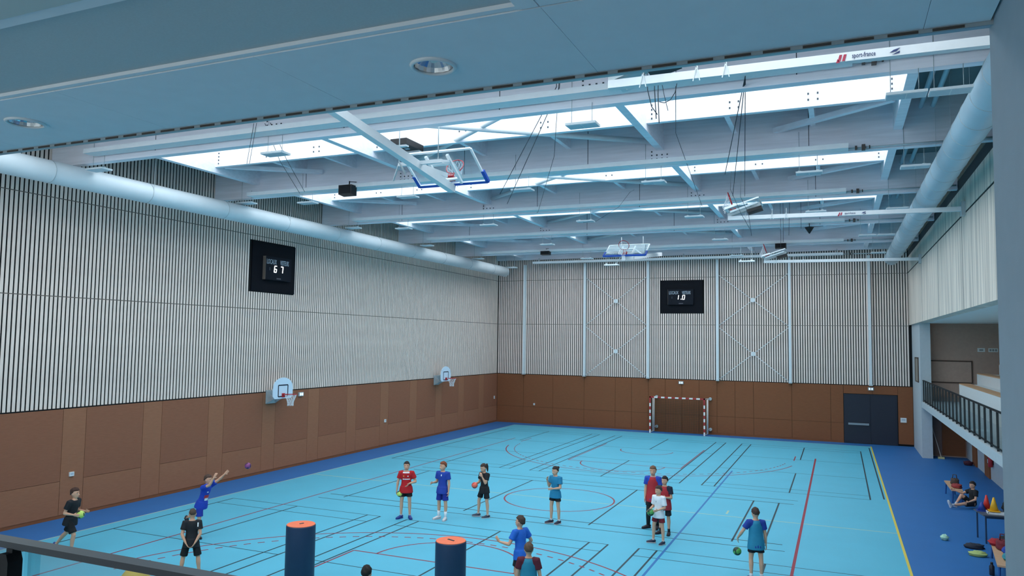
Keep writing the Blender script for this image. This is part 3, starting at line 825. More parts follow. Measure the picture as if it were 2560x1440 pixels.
# ---- emergency lamps and sockets
def elamp(loc, X, N, lab):
    t = thing('emergency_light', lab, 'emergency light', loc); X = Vector(X); N = Vector(N); Z = Vector((0, 0, 1))
    MB().prism([X * -0.14 - Z * 0.08, X * 0.14 - Z * 0.08, X * 0.14 + Z * 0.08, X * -0.14 + Z * 0.08], N * 0.06).build('housing', mat('lamp_grey', '#a9b1b4', 0.5, var=0), t)
    for s_ in (-1, 1):
        c = X * (0.06 * s_) + N * 0.06
        MB().prism([c + X * -0.03 - Z * 0.05, c + X * 0.03 - Z * 0.05, c + X * 0.03 + Z * 0.05, c + X * -0.03 + Z * 0.05], N * 0.02).build('spot', mat('lamp_spot', '#f4fbff', 0.4, var=0, emit='#eef8ff', est=0.9), t)
elamp((0.03, -19.45, 2.88), (0, 1, 0), (1, 0, 0), 'twin emergency light on the left wall behind the nearer wall hoop')
elamp((11.77, -0.03, 2.88), (1, 0, 0), (0, -1, 0), 'twin emergency light on the far wall above the handball goal')
elamp((21.74, -0.03, 2.9), (1, 0, 0), (0, -1, 0), 'twin emergency light on the far wall above the dark door')
def socket(loc, X, N, w, h, lab):
    t = thing('wall_socket', lab, 'socket', loc); X = Vector(X); N = Vector(N); Z = Vector((0, 0, 1))
    MB().prism([X * -w - Z * h, X * w - Z * h, X * w + Z * h, X * -w + Z * h], N * 0.04).build('box', M_signw, t)
    MB().prism([X * -w * .6 - Z * h * .2 + N * .04, X * w * .6 - Z * h * .2 + N * .04, X * w * .6 + Z * h * .5 + N * .04, X * -w * .6 + Z * h * .5 + N * .04], N * 0.008).build('cover', M_print, t)
socket((0.03, -29.4, 1.2), (0, 1, 0), (1, 0, 0), 0.07, 0.06, 'white wall socket on the brown panels beside the running boy')
socket((0.03, -13.1, 1.23), (0, 1, 0), (1, 0, 0), 0.07, 0.07, 'white wall socket halfway along the left brown panels')
socket((0.03, -0.48, 1.57), (0, 1, 0), (1, 0, 0), 0.05, 0.09, 'white switch near the far left corner of the hall')
socket((2.61, -0.03, 1.22), (1, 0, 0), (0, -1, 0), 0.05, 0.06, 'white wall socket on the far wall left of the goal')
socket((23.25, -0.03, 1.34), (1, 0, 0), (0, -1, 0), 0.14, 0.12, 'grey switch box right of the dark door')
# ================================================================== SPORTS GEAR
def net_cone(m, c, R, down, L, ax, ay, n=12, rows=5, r=0.006, shrink=0.5):
    c = Vector(c); ax = Vector(ax); ay = Vector(ay); down = Vector(down).normalized()
    def P(i, j):
        k = j / rows
        rr = R * (1 - (1 - shrink) * min(1, k * 1.5)) if k < .67 else R * shrink * (1 + 0.1 * (k - .67))
        a = 2 * pi * (i + (j % 2) * 0.5) / n
        return c + (ax * math.cos(a) + ay * math.sin(a)) * rr + down * (L * k)
    for j in range(rows):
        for i in range(n):
            if j % 2 == 0:
                m.bar(P(i, j), P(i, j + 1), r, r); m.bar(P(i, j), P(i - 1, j + 1), r, r)
            else:
                m.bar(P(i, j), P(i, j + 1), r, r); m.bar(P(i, j), P(i + 1, j + 1), r, r)

# ---- handball goal
g = thing('handball_goal', 'red and white striped handball goal standing before the far wall', 'goal', (11.68, -0.85, 0))
M_gw = mat('goal_white', '#eceae6', 0.4, var=0); M_gr = mat('goal_red', '#b02a2a', 0.4, var=0)
def striped(p, q, n, name, first):
    m = MB(); p = Vector(p); q = Vector(q)
    for i in range(n):
        m.bar(p.lerp(q, i / n), p.lerp(q, (i + 1) / n), 0.08, 0.08, (0, 1, 0), (i + first) % 2)
    return m.build(name, [M_gw, M_gr], g)
striped((-1.54, 0, 0), (-1.54, 0, 1.88), 10, 'post', 0); striped((1.54, 0, 0), (1.54, 0, 1.88), 10, 'post', 0)
striped((-1.30, 0, 2.04), (1.30, 0, 2.04), 13, 'crossbar', 0)
for s in (-1, 1):
    MB().bar((s * 1.54, 0, 1.88), (s * 1.54, 0, 2.08), 0.082, 0.082, (0, 1, 0)).bar((s * 1.58, 0, 2.04), (s * 1.30, 0, 2.04), 0.082, 0.082, (0, 1, 0)).build('corner', M_gr, g)
    MB().tube([(s * 1.54 + 0.12, 0.18, 0.06), (s * 1.54 + 0.12, 0.18, 2.0)], 0.022).tube([(s * 1.54 + 0.12, 0.5, 0.06), (s * 1.54 + 0.12, 0.5, 2.0)], 0.022).build('side_bar', M_gw, g)
    MB().bar((s * 1.54, 0, 2.04), (s * 1.54 + 0.12, 0.55, 2.04), 0.03, 0.03).bar((s * 1.54, 0, 0.04), (s * 1.54 + 0.12, 0.55, 0.08), 0.03, 0.03).build('side_arm', M_gw, g)
    for z in (2.02, 0.3):
        MB().loft([(s * 1.54 + 0.22, 0.66, z), (s * 1.54 + 0.22, 0.80, z)], [0.09, 0.09], n=12).bar((s * 1.54 + 0.12, 0.52, z), (s * 1.54 + 0.22, 0.7, z), 0.04, 0.04).build('wall_bracket', M_galv, g)
m = MB()
for i in range(31): m.box((-1.5 + 0.1 * i - 0.004, 0.60, 0.02), (-1.5 + 0.1 * i + 0.004, 0.612, 2.0))
for i in range(21): m.box((-1.5, 0.60, 0.02 + 0.099 * i), (1.5, 0.612, 0.028 + 0.099 * i))
for s in (-1, 1):
    for i in range(6): m.box((s * 1.5 - 0.006, 0.05 + 0.1 * i, 0.02), (s * 1.5 + 0.006, 0.064 + 0.1 * i, 2.0))
o = m.build('net', mat('net_dark', '#2f3a33', 0.9, var=0), g, fix=False); o['kind'] = 'stuff'

# ---- wall hoops
def wall_hoop(y, z, lab):
    t = thing('wall_hoop', lab, 'basketball hoop', (0.03, y, z), group='hoops on the left wall')
    M_wb = mat('board_pale_blue', '#d4e6f5', 0.4, var=0)
    pl = [(-0.56, 0.10), (-0.46, 0.0), (0.46, 0.0), (0.56, 0.10), (0.56, 0.36)]
    for k in range(1, 12):
        a = math.radians(15 + 150 * k / 12); pl.append((0.58 * math.cos(a), 0.36 + 0.44 * math.sin(a)))
    pl.append((-0.56, 0.36))
    MB().prism([(0.56, u, v - 0.15) for u, v in pl], (0.03, 0, 0)).build('backboard', M_wb, t)
    m = MB(); x = 0.592
    for a, b in (((-0.27, 0.05), (0.27, 0.05)), ((-0.27, 0.48), (0.27, 0.48)), ((-0.27, 0.05), (-0.27, 0.48)), ((0.27, 0.05), (0.27, 0.48))):
        m.bar((x, a[0], a[1] - 0.12), (x, b[0], b[1] - 0.12), 0.045, 0.004, (1, 0, 0))
    m.build('target_line', mat('line_navy', '#172338', 0.5, var=0), t)
    MB().box((0.59, -0.07, -0.10), (0.63, 0.07, 0.05)).build('rim_mount', M_red, t)
    rim = MB().torus((0.96, 0, 0.02), 0.225, 0.012).bar((0.60, -0.05, 0.0), (0.75, -0.05, 0.02), 0.02, 0.02).bar((0.60, 0.05, 0.0), (0.75, 0.05, 0.02), 0.02, 0.02).build('rim', M_red, t)
    m = MB(); net_cone(m, (0.96, 0, 0.01), 0.22, (0, 0, -1), 0.42, (1, 0, 0), (0, 1, 0), r=0.009)
    o = m.build('net', M_net, t, fix=False); o['kind'] = 'stuff'
    MB().box((0.0, -0.28, -0.36), (0.03, 0.28, 0.16)).build('wall_plate', M_galv, t)
    for s in (-0.25, 0.25):
        MB().prism([(0.03, s, -0.36), (0.03, s, 0.14), (0.34, s, -0.1)], (0, 0.012, 0)).build('side_plate', M_galv, t)
        MB().bar((0.03, s, 0.1), (0.56, s * 0.8, 0.22), 0.04, 0.04).bar((0.03, s, -0.32), (0.56, s * 0.8, -0.04), 0.04, 0.04).build('strut', M_galv, t)
wall_hoop(-21.2, 2.99, 'basketball hoop with rounded pale board on the left wall, nearer one, below the scoreboard')
wall_hoop(-8.08, 3.08, 'basketball hoop with rounded pale board on the left wall, farther one near the corner')

# ---- folded ceiling hoops
def board_parts(t, T, E, N, U, w=1.8, h=1.05, pad=None):
    T = Vector(T); E = Vector(E).normalized(); N = Vector(N).normalized(); U = Vector(U).normalized()
    def P(u, v, n=0): return T + U * u + E * v + N * n
    MB().prism([P(-w / 2, 0), P(w / 2, 0), P(w / 2, h), P(-w / 2, h)], N * 0.012).build('backboard', M_board, t)
    m = MB()
    for a, b in (((-w / 2, 0), (w / 2, 0)), ((-w / 2, h), (w / 2, h)), ((-w / 2, 0), (-w / 2, h)), ((w / 2, 0), (w / 2, h))):
        m.bar(P(a[0], a[1], -0.01), P(b[0], b[1], -0.01), 0.05, 0.04, N)
    m.build('board_frame', M_white, t)
    m = MB()
    for a, b in (((-0.3, h - 0.15), (0.3, h - 0.15)), ((-0.3, h - 0.6), (0.3, h - 0.6)), ((-0.3, h - 0.6), (-0.3, h - 0.15)), ((0.3, h - 0.6), (0.3, h - 0.15))):
        m.bar(P(a[0], a[1], 0.014), P(b[0], b[1], 0.014), 0.05, 0.003, N)
    m.build('target_line', M_white, t)
    m = MB().bar(P(-w / 2 - 0.02, h + 0.02, 0), P(w / 2 + 0.02, h + 0.02, 0), 0.07, 0.07, N)
    for s in (-1, 1): m.bar(P(s * (w / 2 + 0.02), h - 0.33, 0), P(s * (w / 2 + 0.02), h + 0.04, 0), 0.08, 0.07, N)
    m.build('edge_padding', pad or M_bluepad, t)
    c = P(0, h - 0.16, 0.40)
    MB().prism([P(-0.09, h - 0.24, 0.01), P(0.09, h - 0.24, 0.01), P(0.09, h - 0.06, 0.01), P(-0.09, h - 0.06, 0.01)], N * 0.05).build('rim_mount', M_red, t)
    MB().torus(c, 0.225, 0.014, U, N).bar(P(-0.05, h - 0.16, 0.05), P(-0.05, h - 0.16, 0.2), 0.02, 0.02).bar(P(0.05, h - 0.16, 0.05), P(0.05, h - 0.16, 0.2), 0.02, 0.02).build('rim', M_red, t)
    dn = (E * 0.55 + Vector((0, 0, -0.75))).normalized()
    m = MB(); net_cone(m, c, 0.22, dn, 0.42, U, N, r=0.007)
    o = m.build('net', M_net, t, fix=False); o['kind'] = 'stuff'
    m = MB()
    for s in (-0.28, 0.28): m.bar(P(s, 0.08, -0.06), P(s, h - 0.05, -0.06), 0.06, 0.06, N)
    m.bar(P(-0.28, h - 0.2, -0.06), P(0.28, h - 0.2, -0.06), 0.05, 0.05, N).bar(P(-0.28, 0.3, -0.06), P(0.28, 0.3, -0.06), 0.05, 0.05, N)
    m.build('back_frame', M_white, t)
    return P
def ceiling_hoop(sy, lab):
    def Y(y): return y if sy > 0 else 2 * -20.7 - y
    t = thing('ceiling_hoop', lab, 'basketball hoop', (0, 0, 0), group='ceiling hoops over the court ends')
    E = (0, 0.84 * sy, -0.54); N = (0, 0.54 * sy, 0.84)
    P = board_parts(t, (11.75, Y(-29.52), 9.5), E, N, (1, 0, 0))
    MB().bar((11.62, Y(-36.5), 9.85), (11.72, Y(-28.6), 8.80), 0.16, 0.18).build('mast', M_white, t)
    MB().bar((11.70, Y(-30.4), 9.02), (11.75, Y(-29.0), 9.05), 0.1, 0.1).bar((11.2, Y(-30.2), 9.08), (12.3, Y(-30.2), 9.08), 0.08, 0.08).bar((11.3, Y(-30.2), 9.1), (11.5, Y(-29.3), 9.3), 0.05, 0.05).bar((12.2, Y(-30.2), 9.1), (12.0, Y(-29.3), 9.3), 0.05, 0.05).build('linkage', M_white, t)
    MB().bar((11.2, Y(-30.2), 9.1), (11.0, Y(-30.1), 8.75), 0.03, 0.03).bar((11.3, Y(-30.35), 9.1), (11.38, Y(-30.2), 8.85), 0.03, 0.03).build('latch_rod', M_galv, t)
    for x in (11.2, 12.2):
        MB().tube([(x, Y(-30.2), 9.1), (x, Y(-30.2), 9.95)], 0.012, 6).build('hanger', M_galv, t)
    if sy > 0:
        d = Vector((0.10, 7.9, -1.05)).normalized()
        text('sport-france', 0.15, mat('print_navy', '#2b3a6b', 0.5, var=0), t, Vector((11.585, -33.3, 9.39)), d, Vector((0, 0, 1)) - d * d.z, 0.003).location = (-0.03, 0, 0)
    return t
ceiling_hoop(1, 'folded ceiling basketball hoop with clear board and blue padding, nearest the camera')
ceiling_hoop(-1, 'folded ceiling basketball hoop near the far wall, its rim facing the camera')
def side_hoop(y, z, lab, printed):
    t = thing('side_hoop', lab, 'basketball hoop', (0, 0, 0), group='hoops on long arms from the right wall')
    MB().bar((17.0, y, z + 0.06), (23.6, y, z), 0.13, 0.125).build('arm', M_white, t)
    MB().box((23.5, y - 0.15, z - 0.2), (23.6, y + 0.15, z + 0.2)).build('wall_plate', M_galv, t)
    E = Vector((-0.94, 0, -0.30)); N = Vector((-0.30, 0, 0.94))
    board_parts(t, (17.98, y + 0.1, z + 0.58), E, N, (0, 1, 0), 1.5, 1.0, M_white)
    MB().bar((18.0, y + 0.1, z + 0.48), (17.0, y + 0.1, z + 0.16), 0.3, 0.12).build('carriage', M_galv, t)
    MB().bar((18.05, y + 0.1, z + 0.36), (17.6, y + 0.1, z + 0.24), 0.5, 0.1).build('carriage_pad', M_black, t)
    for x in (17.55, 18.35, 18.77):
        MB().bar((x, y, z + 0.16), (x, y, z + 0.3), 0.05, 0.012).bar((x - 0.05, y - 0.08, z - 0.06), (x, y - 0.08, z + 0.16), 0.014, 0.014).bar((x + 0.05, y - 0.08, z - 0.06), (x, y - 0.08, z + 0.16), 0.014, 0.014).build('pulley_hook', M_steel, t)
    if printed:
        MN = mat('print_navy', '#2b3a6b', 0.5, var=0); MR = mat('print_red', '#b0304a', 0.5, var=0)
        xd = Vector((1, 0, -0.012))
        text('sport-france', 0.095, MN, t, (20.44, y - 0.072, z + 0.0), xd, (0, 0, 1), 0.002, squeeze=0.62)
        m = MB()
        for i in range(2):
            xx = 20.26 + 0.055 * i
            m.prism([(xx, y - 0.072, z - 0.03), (xx + 0.035, y - 0.072, z - 0.03), (xx + 0.06, y - 0.072, z + 0.06), (xx + 0.025, y - 0.072, z + 0.06)], (0, -0.004, 0))
        m.prism([(20.24, y - 0.072, z - 0.05), (20.29, y - 0.072, z - 0.05), (20.26, y - 0.072, z + 0.01)], (0, -0.004, 0))
        m.build('red_mark', MR, t)
        m = MB().prism([(20.90, y - 0.072, z + .005), (20.98, y - 0.072, z + 0.015), (21.03, y - 0.072, z + 0.06), (20.95, y - 0.072, z + 0.04)], (0, -0.004, 0))
        m.prism([(20.93, y - 0.072, z - 0.025), (21.02, y - 0.072, z - 0.01), (21.025, y - 0.072, z + 0.02)], (0, -0.004, 0))
        m.build('wing_mark', MN, t)
    return t
side_hoop(-33.43, 9.09, 'white printed hoop arm crossing the top right below the soffit, its hoop hidden', True)
side_hoop(-19.67, 9.14, 'folded hoop with red rim on a long white arm, middle one from right wall', True)
side_hoop(-7.06, 9.02, 'folded hoop with red rim edge on a white arm before the far wall', False)

# ---- ropes and cables
def rope(name, pts, r, lab, m=None, group=None):
    o = MB().tube(pts, r * 0.65, 6).build(name, m or M_rope)
    tag(o, lab, 'rope', group)
gN = 'hoist ropes of the nearest ceiling hoop'
rope('hoist_rope', [(15.2, -30.9, 10.7), (15.24, -31.0, 10.12), (11.3, -24.9, 9.39)], 0.012, 'dark slanting hoist rope right of the nearest ceiling hoop, left of a close pair', group=gN)
rope('hoist_rope', [(15.3, -30.9, 10.7), (15.3, -31.0, 10.1), (11.4, -24.6, 9.15)], 0.012, 'dark slanting hoist rope right of the nearest ceiling hoop, right of a close pair', group=gN)
rope('hoist_rope', [(15.36, -30.9, 10.7), (15.36, -31.2, 10.09), (13.73, -27.0, 9.81), (10.56, -20.0, 9.71)], 0.009, 'thin long cable running away beside the pair of slanting hoist ropes', group=gN)
rope('hoist_rope', [(7.71, -31.0, 10.17), (7.45, -30.9, 9.25)], 0.009, 'thin rope hanging straight down at upper left, left of a twin', group='straight ropes at upper left')
rope('hoist_rope', [(7.79, -31.0, 10.17), (7.53, -30.9, 9.25)], 0.009, 'thin rope hanging straight down at upper left, right of a twin', group='straight ropes at upper left')
rope('hoist_rope', [(8.04, -31.0, 10.13), (5.93, -28.0, 10.1), (4.16, -24.95, 9.87)], 0.011, 'dark slanting rope at upper left crossing the light panel, lower of two', group='slanting ropes at upper left')
rope('hoist_rope', [(8.2, -31.0, 10.13), (6.15, -28.0, 10.14), (4.36, -24.95, 9.9)], 0.011, 'dark slanting rope at upper left crossing the light panel, upper of two', group='slanting ropes at upper left')
rope('hoist_rope', [(18.77, -30.95, 9.9), (17.62, -25.0, 9.47)], 0.013, 'left strand of dark rope fan above the middle side hoop', group='rope fan above the middle side hoop')
rope('hoist_rope', [(18.77, -30.95, 9.9), (17.44, -22.0, 9.48)], 0.013, 'middle strand of dark rope fan above the middle side hoop', group='rope fan above the middle side hoop')
rope('hoist_rope', [(18.77, -30.95, 9.9), (17.56, -20.0, 9.83)], 0.012, 'right strand of dark rope fan above the middle side hoop', group='rope fan above the middle side hoop')
gD = 'cables hanging from the nearest side hoop arm'
rope('hanging_cable', [(17.26, -32, 9.9), (17.27, -32, 9.5), (17.34, -32, 9.2), (17.44, -32, 9.05)], 0.012, 'dark bowed cable at left of the bundle below the printed arm', group=gD)
rope('hanging_cable', [(17.40, -32, 10.0), (17.39, -32, 9.5), (17.42, -32, 8.98)], 0.012, 'dark straight cable in the middle of the bundle below the printed arm', group=gD)
rope('hanging_cable', [(17.46, -32, 9.9), (17.45, -32, 9.4), (17.47, -32, 8.9)], 0.012, 'dark straight cable right of the middle in the bundle below the printed arm', group=gD)
rope('hanging_cable', [(17.74, -32, 9.85), (17.78, -32, 9.6), (17.74, -32, 9.4), (17.66, -32, 9.28), (17.56, -32, 9.24), (17.47, -32, 9.27)], 0.011, 'looped cable at right of the bundle below the printed arm', group=gD)
rope('hanging_cable', [(17.48, -32, 9.8), (17.55, -32, 9.4), (17.62, -32, 9.1)], 0.008, 'thin slanting cable in the bundle below the printed arm', group=gD)
rope('hoist_rope', [(17.75, -32.0, 9.5), (16.77, -27.0, 10.1), (16.22, -19.9, 9.61)], 0.010, 'long thin rope running from the cable bundle down to the middle side hoop')
for i, (x, dx) in enumerate(((18.2, 0.0), (18.30, 0.0), (18.5, 0.05), (18.95, 0.0))):
    rope('hoist_rope', [(x + dx, -13.6, 11.14), (x, -13.6, 8.9 + 0.25 * i)], 0.011, 'dark rope hanging straight before the far beams on the right, %s from the left' % CNT[i], group='straight ropes above the farthest side hoop')
rope('hoist_rope', [(17.2, -20.4, 10.58), (17.2, -20.6, 9.95), (17.5, -20.5, 9.2), (17.75, -20.4, 8.72)], 0.010, 'drooping rope across the middle side hoop, left one', group='drooping ropes at the middle side hoop')
rope('hoist_rope', [(17.5, -20.4, 10.58), (17.5, -20.6, 9.7), (17.72, -20.5, 9.2), (17.80, -20.4, 8.5)], 0.010, 'drooping rope across the middle side hoop, right one', group='drooping ropes at the middle side hoop')
rope('hanging_cable', [(13.6, -18.41, 10.6), (13.6, -19.0, 10.4), (13.2, -19.0, 9.9), (12.4, -19.0, 9.45), (11.9, -19.0, 9.42)], 0.008, 'thin sagging cable before the third roof beam in the middle')

# ---- foam posts
M_lid = M_orange
for i, (x, y, lab) in enumerate(((9.85, -31.5, 'tall dark blue foam cylinder with orange top, left one beside the standing boy'), (13.25, -31.25, 'tall dark blue foam cylinder with orange top, right one in the bottom middle'))):
    t = thing('foam_cylinder', lab, 'foam cylinder', (x, y, 0), group='foam cylinders on the court')
    MB().loft([(0, 0, 0), (0, 0, 0.03), (0, 0, 1.26), (0, 0, 1.285)], [0.28, 0.30, 0.30, 0.295], n=36).build('body', M_foamnavy, t)
    MB().loft([(0, 0, 1.285), (0, 0, 1.297)], [0.295, 0.285], n=36).build('top_disc', M_lid, t)
    MB().bar((-0.02, -0.02, 1.30) if i == 0 else (-0.08, 0.03, 1.30), (0.02, 0.06, 1.30) if i == 0 else (0.08, -0.03, 1.30), 0.035, 0.012).build('grip', M_rope, t)
ym = thing('floor_marker', 'yellow plastic marker cone tip seen through the railing glass', 'marker', (7.09, -33.19, 0))
MB().loft([(0, 0, 0.03), (0, 0, 0.62)], [0.5, 0.03], n=20).build('cone', mat('marker_yellow', '#e0b223', 0.5, var=0.02), ym)
MB().box((-0.54, -0.54, 0), (0.54, 0.54, 0.03)).build('base', mat('marker_yellow', '#e0b223'), ym)

# ---- balls
def ball_mat(name, c1, c2, thr=0.45):
    if name in MATS: return MATS[name]
    m = bpy.data.materials.new(name); m.use_nodes = True; nt = m.node_tree; b = nt.nodes['Principled BSDF']
    tc = nt.nodes.new('ShaderNodeTexCoord'); vo = nt.nodes.new('ShaderNodeTexNoise'); vo.inputs['Scale'].default_value = 10; vo.inputs['Detail'].default_value = 0
    nt.links.new(tc.outputs['Object'], vo.inputs['Vector'])
    cr = nt.nodes.new('ShaderNodeValToRGB'); cr.color_ramp.interpolation = 'CONSTANT'
    cr.color_ramp.elements[0].color = C(c1); cr.color_ramp.elements[1].color = C(c2); cr.color_ramp.elements[1].position = thr
    nt.links.new(vo.outputs['Fac'], cr.inputs[0]); nt.links.new(cr.outputs[0], b.inputs['Base Color']); b.inputs['Roughness'].default_value = 0.5
    MATS[name] = m; return m
def ball(loc, r, m, lab):
    o = MB().ball((0, 0, 0), r, 24, 16).build('handball', m, None, loc)
    tag(o, lab, 'ball')
    return o
BG = ball_mat('ball_green', '#123528', '#4f9c4e', 0.5)
BY = ball_mat('ball_lime', '#1d3b35', '#c3dc6a', 0.42)
BP = ball_mat('ball_purple', '#4c2048', '#86407a', 0.5)
BO = ball_mat('ball_orange', '#c23b34', '#ec6a55', 0.45)
ball((5.0, -27.78, 1.58), 0.088, BP, 'purple handball flying through the air before the brown panels')
ball((18.05, -26.55, 0.52), 0.093, BG, 'green and black handball bouncing beside the boy in a teal bib')
# ================================================================== RIGHT SIDE: benches, table, bags
def bench(loc, rz, L, lab, wood, legc):
    t = thing('bench', lab, 'bench', loc, rz)
    MB().box((-L / 2, -0.17, 0.41), (L / 2, 0.17, 0.45)).build('seat', wood, t)
    for sx in (-1, 1):
        for sy in (-1, 1):
            MB().bar((sx * (L / 2 - 0.08), sy * 0.14, 0), (sx * (L / 2 - 0.1), sy * 0.12, 0.41), 0.035, 0.035).build('leg', legc, t)
    for sy in (-1, 1):
        MB().bar((-L / 2 + 0.1, sy * 0.12, 0.385), (L / 2 - 0.1, sy * 0.12, 0.385), 0.03, 0.03).build('rail', legc, t)
    return t
M_bw = mat('bench_wood', '#c9a07c', 0.5, var=0.06); M_bl = mat('bench_blue', '#24508c', 0.45, var=0.02)
bench((23.75, -14.4, 0), pi / 2, 1.9, 'low wooden bench with blue legs beside the boy sitting on the floor', M_bw, M_bl)
bench((23.62, -23.6, 0), pi / 2 - 0.1, 2.6, 'low wooden bench with blue legs heaped with clothes by the near pillar', M_bw, M_bl)
tb = thing('desk', 'dark school desk carrying the coloured cones near the pillar', 'table', (24.25, -20.4, 0), 0.15)
MB().box((-0.65, -0.4, 0.72), (0.65, 0.4, 0.75)).build('desktop', mat('desk_grey', '#4c525c', 0.5, var=0.03), tb)
for sx in (-1, 1):
    for sy in (-1, 1):
        MB().bar((sx * 0.58, sy * 0.34, 0), (sx * 0.58, sy * 0.34, 0.72), 0.035, 0.035).build('leg', mat('desk_leg', '#28415f', 0.45, var=0), tb)
MB().box((-0.58, -0.36, 0.66), (0.58, -0.33, 0.72)).build('apron', mat('desk_leg', '#28415f'), tb)
def cone(loc, h, r, m, lab, tilt=None):
    t = thing('training_cone', lab, 'cone', loc, group='cones on the desk')
    MB().loft([(0, 0, 0.02), (0, 0, h)], [r, r * 0.18], n=18).build('cone', m, t)
    MB().box((-r * 1.2, -r * 1.2, 0), (r * 1.2, r * 1.2, 0.02)).build('base', m, t)
    if tilt: t.rotation_euler = tilt
    return t
cone((23.97, -20.5, 0.752 + 0.055), 0.36, 0.11, mat('cone_yellow', '#eeb224', 0.5, var=0), 'yellow cone standing on a white tray on the desk')
cone((23.86, -20.12, 0.752), 0.40, 0.11, mat('cone_red', '#d8352a', 0.5, var=0), 'red cone on the desk behind the yellow one')
cone((23.72, -20.3, 0.752), 0.24, 0.11, mat('cone_blue', '#27469c', 0.5, var=0), 'small blue cone on the desk left of the red one')
ty = MB().box((-0.26, -0.17, 0), (0.26, 0.17, 0.02)).box((-0.26, -0.17, 0.02), (-0.24, 0.17, 0.05)).box((0.24, -0.17, 0.02), (0.26, 0.17, 0.05)).box((-0.26, -0.17, 0.02), (0.26, -0.15, 0.05)).build('tray', M_white, None, (24.06, -20.55, 0.752))
tag(ty, 'white tray under the yellow cone on the desk', 'tray')

# soft heaps (bags, clothes): lumpy closed bodies
def lump(name, loc, size, m, lab, cat, seed=0, strap=False, group=None):
    rnd = random.Random(seed)
    t = thing(name, lab, cat, loc, group=group)
    mb = MB().ball((0, 0, size[2] * 0.5), (size[0] / 2, size[1] / 2, size[2] / 2), 18, 12)
    ph = [rnd.uniform(0, 6.3) for _ in range(6)]
    v2 = []
    for (x, y, z) in mb.v:
        k = 1 + 0.13 * math.sin(9 * x / size[0] * 2 + ph[0]) * math.cos(7 * y / size[1] * 2 + ph[1]) + 0.07 * math.sin(13 * z / size[2] + ph[2] + 5 * x)
        zz = max(0.0, z * k)
        if z < size[2] * 0.25: zz = z * 0.4; k *= 1.12
        v2.append((x * k, y * k, zz))
    mb.v = v2
    zm = min(v[2] for v in mb.v); mb.v = [(x, y, z - zm) for x, y, z in mb.v]
    mb.build('body', m, t)
    if strap:
        h = max(v[2] for v in mb.v)
        MB().tube([(-size[0] * 0.25, 0, h * 0.85), (-size[0] * 0.2, 0.02, h + 0.10), (size[0] * 0.2, 0.02, h + 0.10), (size[0] * 0.25, 0, h * 0.85)], 0.015, 6).build('strap', m, t)
    return t
def cloth(name, c, r=0.85): return mat(name, c, r, var=0.08, scale=12, bump=0.4, bscale=25)
lump('sports_bag', (24.45, -20.25, 0.752), (0.55, 0.4, 0.28), cloth('bag_black', '#14161b'), 'black sports bag on the desk behind the cones', 'bag', 1, True)
lump('sports_bag', (24.2, -21.3, 0.0), (0.5, 0.4, 0.42), cloth('bag_charcoal', '#1d2026'), 'charcoal bag on the floor in front of the desk', 'bag', 2, True)
ch = thing('chair', 'dark metal chair with a seat beside the desk, half hidden by the pillar', 'chair', (24.35, -22.05, 0), 0.3)
MB().box((-0.2, -0.2, 0.43), (0.2, 0.2, 0.46)).build('seat', M_black, ch); MB().box((-0.2, 0.19, 0.62), (0.2, 0.22, 0.85)).build('backrest', M_black, ch)
for sx in (-1, 1):
    MB().bar((sx * 0.18, -0.18, 0), (sx * 0.18, -0.18, 0.43), 0.025, 0.025).build('leg', M_galv, ch)
    MB().bar((sx * 0.18, 0.2, 0), (sx * 0.18, 0.205, 0.84), 0.025, 0.025).build('leg', M_galv, ch)
lump('jacket', (24.32, -22.1, 0.461), (0.42, 0.4, 0.2), cloth('jacket_brown', '#2a2422'), 'dark jacket heaped on the metal chair', 'jacket', 3)
lump('clothes_heap', (23.60, -22.95, 0.452), (0.3, 0.36, 0.14), cloth('cloth_red', '#a3222c'), 'red garment on the near bench, at its far end', 'clothes', 4)
lump('sports_bag', (23.70, -23.35, 0.452), (0.3, 0.42, 0.24), cloth('bag_maroon', '#6d1f2b'), 'maroon bag on the middle of the near bench', 'bag', 5, True)
lump('clothes_heap', (23.72, -23.85, 0.452), (0.28, 0.34, 0.18), cloth('cloth_blue', '#22409a'), 'blue garment on the near bench beside the maroon bag', 'clothes', 6)
lump('clothes_heap', (23.66, -24.35, 0.452), (0.32, 0.45, 0.14), cloth('cloth_teal', '#2f8794'), 'teal bib heaped on the near end of the bench', 'clothes', 7)
lump('clothes_heap', (23.32, -22.3, 0), (0.42, 0.3, 0.12), cloth('cloth_lime', '#a9bb74'), 'pale green bibs dropped on the blue floor by the near bench', 'clothes', 8)
lump('clothes_heap', (22.75, -20.9, 0), (0.2, 0.2, 0.14), cloth('cloth_mint', '#a9d3bd'), 'small pale green object on the blue floor left of the desk', 'clothes', 9)
lump('sports_bag', (23.35, -21.5, 0), (0.45, 0.28, 0.12), cloth('bag_slate', '#252b38'), 'flat dark bag lying on the blue floor before the desk', 'bag', 10)
lump('sports_bag', (25.36, -5.7, 0), (0.36, 0.26, 0.2), cloth('bag_plum', '#4a2030'), 'small dark red bag on the floor under the gallery by the back wall', 'bag', 11)
lump('clothes_heap', (23.8, -14.85, 0.452), (0.3, 0.45, 0.13), cloth('cloth_rust', '#8f3030'), 'red garment on the far bench beside the sitting boy', 'clothes', 12)
lump('sports_bag', (23.82, -14.2, 0.452), (0.26, 0.3, 0.22), cloth('bag_umber', '#4a3a33'), 'brown bag standing on the far bench', 'bag', 13, True)
bt = thing('water_bottle', 'dark water bottle standing on the floor beneath the near bench', 'bottle', (23.35, -24.0, 0))
MB().loft([(0, 0, 0), (0, 0, 0.02), (0, 0, 0.2), (0, 0, 0.235), (0, 0, 0.25)], [0.05, 0.055, 0.055, 0.03, 0.028], n=16).build('body', M_navy, bt)
